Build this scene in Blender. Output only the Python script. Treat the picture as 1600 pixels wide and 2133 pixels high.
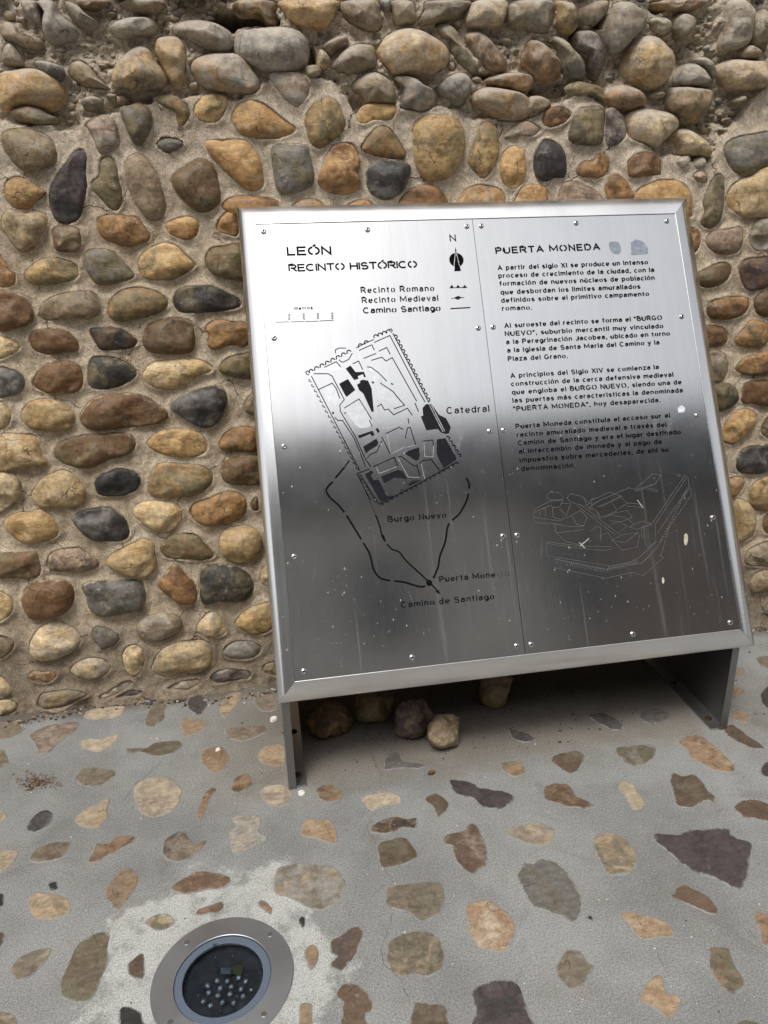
import bpy, math, random
import numpy as np
from mathutils import Vector, Matrix, noise as mnoise

scene = bpy.context.scene
for o in list(bpy.data.objects):
    bpy.data.objects.remove(o, do_unlink=True)

# ------------------------------------------------------------------ camera
SC = 1.2                                   # metres per unit of the solved layout
PITCH, ROLL, YAW, FPX, CAMH = 0.3560, 0.0282, 0.1604, 1545.6, 1.0535 * SC
fw = np.array([math.sin(YAW) * math.cos(PITCH), math.cos(YAW) * math.cos(PITCH), -math.sin(PITCH)])
rt = np.cross(fw, [0, 0, 1]); rt /= np.linalg.norm(rt)
dn = np.cross(fw, rt)
cr, sr = math.cos(ROLL), math.sin(ROLL)
RT = cr * rt + sr * dn
DN = -sr * rt + cr * dn
CAM = np.array([0, 0, CAMH])
cd = bpy.data.cameras.new('camera')
cd.sensor_fit = 'HORIZONTAL'; cd.sensor_width = 36; cd.lens = FPX / 1600 * 36
cd.clip_start = 0.02; cd.clip_end = 500
cam = bpy.data.objects.new('camera', cd)
scene.collection.objects.link(cam)
cam.matrix_world = Matrix(((RT[0], -DN[0], -fw[0], 0), (RT[1], -DN[1], -fw[1], 0),
                           (RT[2], -DN[2], -fw[2], CAMH), (0, 0, 0, 1)))
scene.camera = cam

# ------------------------------------------------------------------ sky and sun (bright overcast)
SUN_EL, SUN_AZ = math.radians(64), math.radians(215)    # azimuth clockwise from +Y: behind-left of the camera
world = bpy.data.worlds.new('World'); scene.world = world
world.use_nodes = True
wn = world.node_tree; wn.nodes.clear()
sky = wn.nodes.new('ShaderNodeTexSky'); sky.sky_type = 'NISHITA'; sky.sun_disc = False
sky.sun_elevation = SUN_EL; sky.sun_rotation = SUN_AZ
sky.air_density = 1.0; sky.dust_density = 4.0
hsv = wn.nodes.new('ShaderNodeHueSaturation'); hsv.inputs['Saturation'].default_value = 0.16
hsv.inputs['Value'].default_value = 1.0
bg = wn.nodes.new('ShaderNodeBackground'); bg.inputs['Strength'].default_value = 0.15
wo = wn.nodes.new('ShaderNodeOutputWorld')
wn.links.new(sky.outputs[0], hsv.inputs['Color']); wn.links.new(hsv.outputs[0], bg.inputs[0]); wn.links.new(bg.outputs[0], wo.inputs[0])
sl = bpy.data.lights.new('sun', 'SUN'); sl.energy = 1.5; sl.angle = math.radians(16); sl.color = (1, 0.97, 0.92)
sun = bpy.data.objects.new('sun', sl); scene.collection.objects.link(sun)
sd = Vector((math.sin(SUN_AZ) * math.cos(SUN_EL), math.cos(SUN_AZ) * math.cos(SUN_EL), math.sin(SUN_EL)))
sun.rotation_euler = sd.to_track_quat('Z', 'Y').to_euler(); sun.location = (0, 0, 6)
scene.view_settings.view_transform = 'Standard'; scene.view_settings.look = 'None'
scene.view_settings.gamma = 1; scene.view_settings.exposure = 0.25
scene.view_settings.use_curve_mapping = False

# ------------------------------------------------------------------ layout measured from the photograph
YW, WK = 1.968, 0.088                      # wall foot, and how much it leans back per metre
TILT = 0.4783
P0 = np.array([-0.0186, 1.2151, 0.2247]) * SC
PX = np.array([1.0, 0, 0]); PU = np.array([0, math.sin(TILT), math.cos(TILT)]); PN = np.array([0, -math.cos(TILT), math.sin(TILT)])
RINGC = np.array([-0.1317, 0.8457]) * SC; RINGR = 0.1068 * SC

def ray(p):
    d = RT * ((p[0] - 800) / FPX) + DN * ((p[1] - 1066.5) / FPX) + fw
    return d
def on_floor(p, z=0.0):
    d = ray(p); return CAM + d * ((z - CAMH) / d[2])
def on_wall(p, off=0.012):
    d = ray(p)                             # y = YW - off + WK*z
    t = (YW - off + WK * CAMH) / (d[1] - WK * d[2])
    return CAM + d * t
def on_panel(p, n=0.0):
    d = ray(p); t = np.dot(P0 + PN * n - CAM, PN) / np.dot(d, PN)
    return CAM + d * t
def uv_panel(p, n=0.0):
    w = on_panel(p, n) - P0; return np.array([np.dot(w, PX), np.dot(w, PU)])
def panel(u, v, n=0.0):
    return P0 + PX * u + PU * v + PN * n
def to_px(P):
    v = np.asarray(P) - CAM; z = np.dot(v, fw)
    return 800 + FPX * np.dot(v, RT) / z, 1066.5 + FPX * np.dot(v, DN) / z
REG = {'A': (0, 0, .35), 'B': (520, 0, .35), 'C': (1040, 0, .35), 'D': (0, 440, .35), 'E': (0, 880, .375), 'F': (1400, 380, .4505),
       'G': (0, 1300, .375), 'H': (560, 1500, .35), 'I': (1040, 1480, .35), 'J': (0, 1700, .375), 'K': (260, 1860, .25),
       'L': (560, 1780, .35), 'M': (1040, 1780, .35), 'N': (1040, 1240, .35), 'O': (540, 1280, .325),
       'P': (480, 400, .3625), 'Q': (980, 400, .3625), 'R': (600, 660, .2875), 'S': (500, 860, .3625), 'T': (1020, 860, .3625)}
def pts(reg, s):
    ox, oy, k = REG[reg]; v = [float(a) for a in s.split()]
    return [(ox + v[i] * k, oy + v[i + 1] * k) for i in range(0, len(v), 2)]
def zp(reg, x, y):
    ox, oy, k = REG[reg]; return (ox + x * k, oy + y * k)

# ------------------------------------------------------------------ object helpers
WLOC = {}
def mesh_data(name, V, F, mats, smooth=False, idx=None):
    me = bpy.data.meshes.new(name)
    me.from_pydata([tuple(map(float, v)) for v in V], [], F)
    for m in (mats if isinstance(mats, (list, tuple)) else [mats]): me.materials.append(m)
    if idx is not None: me.polygons.foreach_set('material_index', idx)
    if smooth: me.polygons.foreach_set('use_smooth', [True] * len(me.polygons))
    me.update(); return me
def mk(name, V, F, mats, parent=None, smooth=False, origin=None, idx=None, kind=None):
    V = np.asarray(V, dtype=float)
    c = np.array(origin if origin is not None else (V.min(0) + V.max(0)) / 2, dtype=float)
    o = bpy.data.objects.new(name, mesh_data(name, V - c, F, mats, smooth, idx))
    scene.collection.objects.link(o)
    pl = WLOC[parent.name] if parent else np.zeros(3)
    o.location = Vector(c - pl); WLOC[o.name] = c
    if parent: o.parent = parent
    if kind: o['kind'] = kind
    return o
def empty(name, loc, label, cat, group=None):
    o = bpy.data.objects.new(name, None); scene.collection.objects.link(o)
    o.location = loc; WLOC[o.name] = np.array(loc, dtype=float); o['label'] = label; o['category'] = cat
    if group: o['group'] = group
    o.empty_display_size = 0.05
    return o
def tag(o, label, cat, group=None):
    o['label'] = label; o['category'] = cat
    if group: o['group'] = group
    return o
class MB:
    def __init__(s): s.V = []; s.F = []
    def add(s, V, F):
        b = len(s.V); s.V += [tuple(v) for v in V]; s.F += [tuple(i + b for i in f) for f in F]
    def box(s, lo, hi):
        x0, y0, z0 = lo; x1, y1, z1 = hi
        s.add([(x0, y0, z0), (x1, y0, z0), (x1, y1, z0), (x0, y1, z0), (x0, y0, z1), (x1, y0, z1), (x1, y1, z1), (x0, y1, z1)],
              [(0, 3, 2, 1), (4, 5, 6, 7), (0, 1, 5, 4), (1, 2, 6, 5), (2, 3, 7, 6), (3, 0, 4, 7)])
    def hexa(s, P):                        # 4 front points, 4 back points
        s.add(P, [(0, 1, 2, 3), (7, 6, 5, 4), (0, 4, 5, 1), (1, 5, 6, 2), (2, 6, 7, 3), (3, 7, 4, 0)])
    def build(s, name, mat, parent=None, **k): return mk(name, s.V, s.F, mat, parent, **k)

# ------------------------------------------------------------------ materials
def lin(h, k=1.0):
    h = h.lstrip('#'); out = []
    for i in (0, 2, 4):
        c = int(h[i:i + 2], 16) / 255; out.append(k * (c / 12.92 if c <= .04045 else ((c + .055) / 1.055) ** 2.4))
    return tuple(out) + (1,)
class NT:
    def __init__(s, name):
        s.m = bpy.data.materials.new(name); s.m.use_nodes = True; s.t = s.m.node_tree
        s.t.nodes.clear(); s.out = s.n('ShaderNodeOutputMaterial'); s.b = s.n('ShaderNodeBsdfPrincipled')
        s.l(s.b.outputs[0], s.out.inputs[0])
    def n(s, t, **k):
        x = s.t.nodes.new(t)
        for a, v in k.items(): setattr(x, a, v)
        return x
    def l(s, a, b): s.t.links.new(a, b)
    def val(s, sock, v):
        if hasattr(v, 'links'): s.l(v, sock)
        else: sock.default_value = v
    def math(s, op, a, b=0.5, clamp=False):
        x = s.n('ShaderNodeMath', operation=op, use_clamp=clamp); s.val(x.inputs[0], a); s.val(x.inputs[1], b); return x.outputs[0]
    def noise(s, vec, scale, detail=4, rough=.55, dist=0):
        x = s.n('ShaderNodeTexNoise'); s.l(vec, x.inputs['Vector']); x.inputs['Scale'].default_value = scale
        x.inputs['Detail'].default_value = detail; x.inputs['Roughness'].default_value = rough; x.inputs['Distortion'].default_value = dist
        return x.outputs[0]
    def voro(s, vec, scale, feature='F1'):
        x = s.n('ShaderNodeTexVoronoi', feature=feature); s.l(vec, x.inputs['Vector']); x.inputs['Scale'].default_value = scale; return x
    def ramp(s, v, lo, hi, a=0.0, b=1.0):
        x = s.n('ShaderNodeMapRange', interpolation_type='SMOOTHSTEP'); s.val(x.inputs[0], v)
        x.inputs[1].default_value = lo; x.inputs[2].default_value = hi; x.inputs[3].default_value = a; x.inputs[4].default_value = b
        return x.outputs[0]
    def mix(s, f, a, b, mode='MIX'):
        x = s.n('ShaderNodeMix', data_type='RGBA', blend_type=mode); s.val(x.inputs[0], f); s.val(x.inputs[6], a); s.val(x.inputs[7], b)
        return x.outputs[2]
    def bump(s, h, strength, dist, prev=None):
        x = s.n('ShaderNodeBump'); s.l(h, x.inputs['Height']); x.inputs['Strength'].default_value = strength; x.inputs['Distance'].default_value = dist
        if prev is not None: s.l(prev, x.inputs['Normal'])
        return x.outputs[0]
    def coord(s, rnd=False, scale=(1, 1, 1), which='Object'):
        tc = s.n('ShaderNodeTexCoord'); v = tc.outputs[which]
        if rnd:
            oi = s.n('ShaderNodeObjectInfo'); k = s.math('MULTIPLY', oi.outputs['Random'], 57.0)
            a = s.n('ShaderNodeVectorMath', operation='ADD'); s.l(v, a.inputs[0]); s.l(k, a.inputs[1]); v = a.outputs[0]; s.rand = oi.outputs['Random']
        if scale != (1, 1, 1):
            a = s.n('ShaderNodeVectorMath', operation='MULTIPLY'); s.l(v, a.inputs[0]); a.inputs[1].default_value = scale; v = a.outputs[0]
        return v
    def scale(s, v, sc):
        a = s.n('ShaderNodeVectorMath', operation='MULTIPLY'); s.l(v, a.inputs[0]); a.inputs[1].default_value = sc; return a.outputs[0]

PAL = {'o': '#b0803c', 'y': '#c29c58', 'b': '#755530', 'r': '#80592f', 'g': '#77736c', 'd': '#3d3b39', 'n': '#80714a',
       'l': '#a89e8f', 'c': '#ccb07c', 'p': '#5e4c4b', 'k': '#a58a70', 't': '#937e5c'}
KW, KF = 1.05, .78
def soft(c, sat, k=1.0):
    g_ = .3 * c[0] + .59 * c[1] + .11 * c[2]; return tuple(k * (g_ + (x - g_) * sat) for x in c[:3]) + (1,)
_pm = {}
def stone_mat(code, floor=False, old=False):
    key = (code, floor, old)
    if key in _pm: return _pm[key]
    K = KF if floor else KW
    sat = .50 if floor else (.72 if old else .76)
    pc = lambda ch: soft(lin(PAL[ch], K), sat)
    t = NT(('pavement_stone_' if floor else 'cobble_') + code)
    c1 = pc(code[0]); c2 = pc(code[1]) if len(code) > 1 else soft(c1, 1, .8)
    v = t.coord(rnd=True)
    big = t.noise(v, 17 if not floor else 22, 3, .6, .8)
    col = t.mix(t.ramp(big, .40, .66, 0, .8), c1, c2)
    if len(code) > 2: col = t.mix(t.ramp(t.noise(v, 26, 3, .6, 1.2), .50, .68, 0, .7), col, pc(code[2]))
    # banding and mottling of the grain
    band = t.noise(t.scale(v, (8, 8, 60)) if not floor else t.scale(v, (30, 60, 30)), 1.6, 4, .6, .6)
    col = t.mix(t.ramp(band,   .36, .70, 0, .50), col, t.mix(1.0, col, lin('#b9a893'), 'MULTIPLY'))
    mid = t.noise(v, 75, 6, .7)
    col = t.mix(1.0, col, t.mix(t.ramp(mid, .33, .68), *(((.84, .84, .83, 1), (1.12, 1.11, 1.10, 1)) if floor else ((.70, .69, .68, 1), (1.24, 1.22, 1.17, 1)))), 'MULTIPLY')
    fine = t.noise(v, 520, 3, .7)
    col = t.mix(1.0, col, t.mix(t.ramp(fine, .35, .65), (.80, .80, .80, 1), (1.18, 1.18, 1.18, 1)), 'MULTIPLY')
    # dark specks / pits
    vo = t.voro(v, 160)
    speck = t.math('MULTIPLY', t.ramp(vo.outputs['Distance'], .16, .08), t.ramp(t.noise(v, 34, 2), .55, .6))
    col = t.mix(t.math('MULTIPLY', speck, .7), col, (.03, .025, .02, 1))
    # fine cracks
    wv = t.n('ShaderNodeVectorMath', operation='ADD'); t.l(v, wv.inputs[0])
    nn = t.n('ShaderNodeTexNoise'); t.l(v, nn.inputs['Vector']); nn.inputs['Scale'].default_value = 28; nn.inputs['Detail'].default_value = 3
    t.l(t.scale(nn.outputs['Color'], (.035, .035, .035)), wv.inputs[1])
    ce = t.voro(wv.outputs[0], 13, 'DISTANCE_TO_EDGE').outputs['Distance']
    crack = t.math('MULTIPLY', t.ramp(ce, .012, .003), t.ramp(t.noise(v, 21, 2), .5, .58))
    col = t.mix(t.math('MULTIPLY', crack, .65), col, (.035, .025, .018, 1))
    # per-stone value shift
    rv = t.math('ADD', t.math('MULTIPLY', t.rand, .34), .84)
    cc = t.n('ShaderNodeCombineColor')
    for i in range(3): t.l(rv, cc.inputs[i])
    col = t.mix(1.0, col, cc.outputs[0], 'MULTIPLY')
    at = t.n('ShaderNodeAttribute'); at.attribute_name = 'rim'
    rimn = t.math('ADD', at.outputs['Fac'], t.math('MULTIPLY', t.math('SUBTRACT', t.noise(v, 42, 5, .7), .5), 1.25 if floor else .34))
    # mortar film and dust left on the stone
    if not floor:
        film = t.ramp(t.noise(v, 30, 7, .72), .57, .70, 0, .62 if code[0] in 'lcgt' else .38)
        if old: film = t.math('ADD', t.ramp(t.noise(v, 22, 7, .72), .46, .70, 0, .50), .03)
        if old:
            geo = t.n('ShaderNodeNewGeometry'); sp_ = t.n('ShaderNodeSeparateXYZ'); t.l(geo.outputs['Normal'], sp_.inputs[0])
            dust = t.ramp(t.math('ADD', sp_.outputs[2], t.math('MULTIPLY', t.math('SUBTRACT', t.noise(v, 34, 6, .75), .5), 1.1)), .30, .95, 0, .72)
            film = t.math('MAXIMUM', film, dust)
        col = t.mix(film, col, lin('#bdb3a5', .98))
    else:
        film = t.ramp(t.noise(v, 60, 7, .75), .60, .72, 0, .5)
        col = t.mix(film, col, lin('#b3b1aa', .9))
    if floor: col = t.mix(t.ramp(rimn, .80, 1.06), col, lin('#8c8c88', .9))
    else: col = t.mix(t.ramp(rimn, .93, 1.02, 0, .9), col, lin('#bfae97', .95))
    t.l(col, t.b.inputs['Base Color'])
    t.l(t.ramp(mid, .3, .7, .42 if not floor else .6, .75), t.b.inputs['Roughness'])
    t.b.inputs['Specular IOR Level'].default_value = .38 if not floor else .3
    n1 = t.bump(t.noise(v, 38, 5, .6), .55 if not floor else .2, .006)
    n2 = t.bump(t.math('SUBTRACT', t.math('MULTIPLY', mid, .6), t.math('ADD', crack, speck)), .8 if not floor else .4, .0018, n1)
    n3 = t.bump(fine, .5, .0005, n2)
    t.l(n3, t.b.inputs['Normal'])
    _pm[key] = t.m; return t.m

def mortar_mat():
    t = NT('lime_mortar'); v = t.coord()
    a = t.noise(v, 5, 5, .6)
    col = t.mix(t.ramp(a, .35, .65), lin('#b8a893', .95), lin('#cdbfab', 1.0))
    sep = t.n('ShaderNodeSeparateXYZ'); t.l(v, sep.inputs[0])
    # the repointed lower band is browner, the old upper core greyer and paler
    up = t.ramp(t.math('ADD', sep.outputs[2], t.math('MULTIPLY', a, .3)), .52, .66)
    low = t.ramp(t.math('ADD', sep.outputs[2], t.math('MULTIPLY', t.noise(v, 9, 3), .3)), -.45, -.62)
    col = t.mix(t.math('MULTIPLY', up, .55), col, lin('#c4baad', 1.0))
    col = t.mix(t.math('MULTIPLY', low, .7), col, lin('#857a6c', .85))
    g = t.noise(v, 330, 4, .75)
    col = t.mix(1.0, col, t.mix(t.ramp(g, .33, .66), (.58, .56, .54, 1), (1.30, 1.28, 1.24, 1)), 'MULTIPLY')
    m = t.noise(v, 60, 6, .7)
    col = t.mix(1.0, col, t.mix(t.ramp(m, .3, .7), (.72, .70, .68, 1), (1.15, 1.14, 1.12, 1)), 'MULTIPLY')
    vo = t.voro(v, 210); sp = t.math('MULTIPLY', t.ramp(vo.outputs['Distance'], .22, .12), t.ramp(t.noise(v, 90, 2), .52, .56))
    col = t.mix(t.math('MULTIPLY', sp, .6), col, (.08, .06, .045, 1))
    wv = t.n('ShaderNodeVectorMath', operation='ADD'); t.l(v, wv.inputs[0])
    nn = t.n('ShaderNodeTexNoise'); t.l(v, nn.inputs['Vector']); nn.inputs['Scale'].default_value = 14; nn.inputs['Detail'].default_value = 5
    t.l(t.scale(nn.outputs['Color'], (.09, .09, .09)), wv.inputs[1])
    ce = t.voro(wv.outputs[0], 5.5, 'DISTANCE_TO_EDGE').outputs['Distance']
    ck = t.math('MULTIPLY', t.ramp(ce, .008, .002), t.ramp(t.noise(v, 6, 2), .5, .56))
    col = t.mix(t.math('MULTIPLY', ck, .8), col, (.04, .03, .02, 1))
    t.l(col, t.b.inputs['Base Color']); t.b.inputs['Roughness'].default_value = .95; t.b.inputs['Specular IOR Level'].default_value = .15
    n1 = t.bump(m, .7, .006); n2 = t.bump(t.math('SUBTRACT', g, t.math('ADD', sp, ck)), .7, .0022, n1)
    t.l(n2, t.b.inputs['Normal']); return t.m

def concrete_mat():
    t = NT('grey_concrete'); v = t.coord()
    a = t.noise(v, 3.2, 6, .62)
    col = t.mix(t.ramp(a, .3, .7), lin('#868683', .84), lin('#9c9c99', .88))
    sep = t.n('ShaderNodeSeparateXYZ'); t.l(v, sep.inputs[0]); X, Y = sep.outputs[0], sep.outputs[1]
    nw = t.noise(v, 9, 6, .68)
    # sandy dirt gathered below the panel and along the wall foot
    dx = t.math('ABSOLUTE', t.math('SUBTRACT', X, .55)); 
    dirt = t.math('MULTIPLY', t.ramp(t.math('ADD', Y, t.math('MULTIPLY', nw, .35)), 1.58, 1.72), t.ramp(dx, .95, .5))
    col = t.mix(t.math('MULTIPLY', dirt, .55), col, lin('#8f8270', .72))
    soil_shade = t.math('MULTIPLY', t.ramp(t.math('ADD', Y, t.math('MULTIPLY', nw, .25)), 1.74, 1.92), t.ramp(dx, .72, .5))  # dark soil film, with the shade beneath the panel painted into its colour
    col = t.mix(t.math('MULTIPLY', soil_shade, .42), col, lin('#4a4036', .8))
    edge = t.ramp(t.math('ADD', Y, t.math('MULTIPLY', nw, .12)), YW - .02, YW + .05)
    col = t.mix(t.math('MULTIPLY', edge, .75), col, lin('#5f5243', .7))
    # pale cement collar around the uplight
    rx = t.math('SUBTRACT', X, float(RINGC[0] - .01)); ry = t.math('SUBTRACT', Y, float(RINGC[1] + .005))
    ang = t.noise(v, 7, 5, .7); rr = t.math('SQRT', t.math('ADD', t.math('MULTIPLY', rx, rx), t.math('MULTIPLY', ry, ry)))
    pat = t.ramp(t.math('ADD', rr, t.math('MULTIPLY', t.math('SUBTRACT', ang, .5), .42)), .255, .205)
    blot = t.ramp(t.noise(v, 16, 6, .72), .30, .50)
    pat = t.math('MULTIPLY', pat, t.math('ADD', t.math('MULTIPLY', blot, .9), .05))
    col = t.mix(pat, col, lin('#c6c7c2', .80))
    stn = t.ramp(t.noise(v, 4.5, 5, .7, 1.0), .52, .70, 0, .40)
    col = t.mix(stn, col, lin('#6f6c66', .8))
    stn2 = t.ramp(t.noise(t.scale(v, (1.4, 1, 1)), 11, 5, .75, .5), .55, .72, 0, .35)
    col = t.mix(stn2, col, lin('#8d8370', .85))
    # pale lime smears elsewhere
    sm = t.ramp(t.noise(t.scale(v, (1, 2.3, 1)), 7, 7, .75), .64, .72)
    col = t.mix(t.math('MULTIPLY', sm, .55), col, lin('#b9b0a0', .9))
    g = t.noise(v, 620, 3, .75)
    col = t.mix(1.0, col, t.mix(t.ramp(g, .36, .62), (.58, .58, .58, 1), (1.34, 1.34, 1.34, 1)), 'MULTIPLY')
    g2 = t.noise(v, 260, 5, .75)
    col = t.mix(1.0, col, t.mix(t.ramp(g2, .34, .66), (.72, .72, .72, 1), (1.24, 1.24, 1.24, 1)), 'MULTIPLY')
    vo = t.voro(v, 150); sp = t.math('MULTIPLY', t.ramp(vo.outputs['Distance'], .14, .07), t.ramp(t.noise(v, 40, 2), .56, .6))
    col = t.mix(t.math('MULTIPLY', sp, .75), col, (.05, .045, .04, 1))
    vw = t.voro(v, 70); sw = t.math('MULTIPLY', t.ramp(vw.outputs['Distance'], .10, .06), t.ramp(t.noise(v, 23, 2), .60, .63))
    col = t.mix(t.math('MULTIPLY', sw, .8), col, lin('#dcdad2'))
    t.l(col, t.b.inputs['Base Color']); t.b.inputs['Roughness'].default_value = .85; t.b.inputs['Specular IOR Level'].default_value = .25
    n1 = t.bump(a, .3, .01); n2 = t.bump(g2, .9, .002, n1); n3 = t.bump(g, .6, .0008, n2)
    t.l(n3, t.b.inputs['Normal']); return t.m

def steel_mat(name, base=.62, rough=.2, tint=(1, 1, 1), dirt=True, vert=True, aniso=0.0, brush=.12):
    t = NT(name); v = t.coord()
    br = t.noise(t.scale(v, (900, 12, 12) if vert else (12, 900, 900)), 1.0, 3, .6)
    br2 = t.noise(t.scale(v, (60, 3, 3) if vert else (3, 60, 60)), 1.0, 4, .6)
    cl = t.noise(v, 5, 6, .65)
    k = t.mix(t.ramp(cl, .3, .7), tuple(base * .97 * c for c in tint) + (1,), tuple(base * 1.02 * c for c in tint) + (1,))
    k = t.mix(t.ramp(br2, .3, .7, 0, .18), k, (base * .78, base * .78, base * .76, 1))
    r = t.math('ADD', t.ramp(cl, .3, .7, rough * .9, rough * 1.15), t.math('MULTIPLY', br, .02))
    if dirt:
        # bird-lime and dried drip specks, streaked down the sheet
        vs = t.scale(v, (1, .6, .6)); vo = t.voro(vs, 62); 
        gate = t.ramp(t.noise(v, 4, 2), .40, .52)
        sp = t.math('MULTIPLY', t.ramp(vo.outputs['Distance'], .13, .07), t.math('MULTIPLY', t.ramp(t.noise(v, 31, 1), .52, .56), gate))
        vo2 = t.voro(t.scale(v, (1, .6, .6)), 100); sp2 = t.math('MULTIPLY', t.ramp(vo2.outputs['Distance'], .14, .08), t.math('MULTIPLY', gate, t.ramp(t.noise(v, 47, 1), .52, .56)))
        s = t.math('MAXIMUM', sp, t.math('MULTIPLY', sp2, .7))
        st = t.ramp(t.noise(t.scale(v, (75, 1.6, 1.6)), 1.0, 4, .7), .58, .80, 0, .08)   # faint vertical runs
        sm = t.ramp(t.noise(t.scale(v, (9, 3, 5)), 1.2, 6, .75, 1.5), .58, .78, 0, .11)    # wiped smears
        d = t.math('MAXIMUM', t.math('MULTIPLY', s, .34), t.math('MAXIMUM', st, sm))
        met = t.math('SUBTRACT', 1.0, d); t.l(met, t.b.inputs['Metallic'])
        k = t.mix(d, k, lin('#c9c8c2')); r = t.math('ADD', r, t.math('MULTIPLY', d, .5))
    else: t.b.inputs['Metallic'].default_value = 1
    t.l(k, t.b.inputs['Base Color']); t.l(r, t.b.inputs['Roughness'])
    t.l(t.bump(br, brush, .0004), t.b.inputs['Normal'])
    return t.m
def flat_mat(name, col, rough=.7, metal=0, nscale=90, var=.25, bump=.2):
    t = NT(name); v = t.coord(); n = t.noise(v, nscale, 5, .65)
    c = lin(col) if isinstance(col, str) else col
    k = t.mix(t.ramp(n, .3, .7), tuple(x * (1 - var) for x in c[:3]) + (1,), tuple(min(1, x * (1 + var)) for x in c[:3]) + (1,))
    t.l(k, t.b.inputs['Base Color']); t.b.inputs['Roughness'].default_value = rough; t.b.inputs['Metallic'].default_value = metal
    t.l(t.bump(n, bump, .002), t.b.inputs['Normal']); return t.m

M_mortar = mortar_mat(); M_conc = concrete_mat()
M_plate = steel_mat('brushed_plate', .81, .125)
M_frame = steel_mat('brushed_frame', .92, .32, vert=False, brush=.06)
M_frame_v = steel_mat('brushed_frame_upright', .84, .18, brush=.06)
M_leg = steel_mat('leg_steel', .30, .45, dirt=False)
M_foot = steel_mat('foot_steel', .55, .4, dirt=False)
M_ring = steel_mat('uplight_steel', .44, .42, (.95, .98, 1.03), dirt=False, vert=False)
M_cut = flat_mat('dark_cut_out', (.006, .006, .007, 1), .9, bump=0); M_cut.node_tree.nodes['Principled BSDF'].inputs['Specular IOR Level'].default_value = .05
M_cutgrey = flat_mat('dark_backing', (.014, .014, .018, 1), .7, bump=0); M_cutgrey.node_tree.nodes['Principled BSDF'].inputs['Specular IOR Level'].default_value = .12
M_etch = flat_mat('etched_line', (.5, .5, .49, 1), .6, .3, bump=0)
M_screw = steel_mat('screw_steel', .55, .22, dirt=False)
M_hole = flat_mat('black_recess', (.005, .005, .005, 1), .9)
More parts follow.
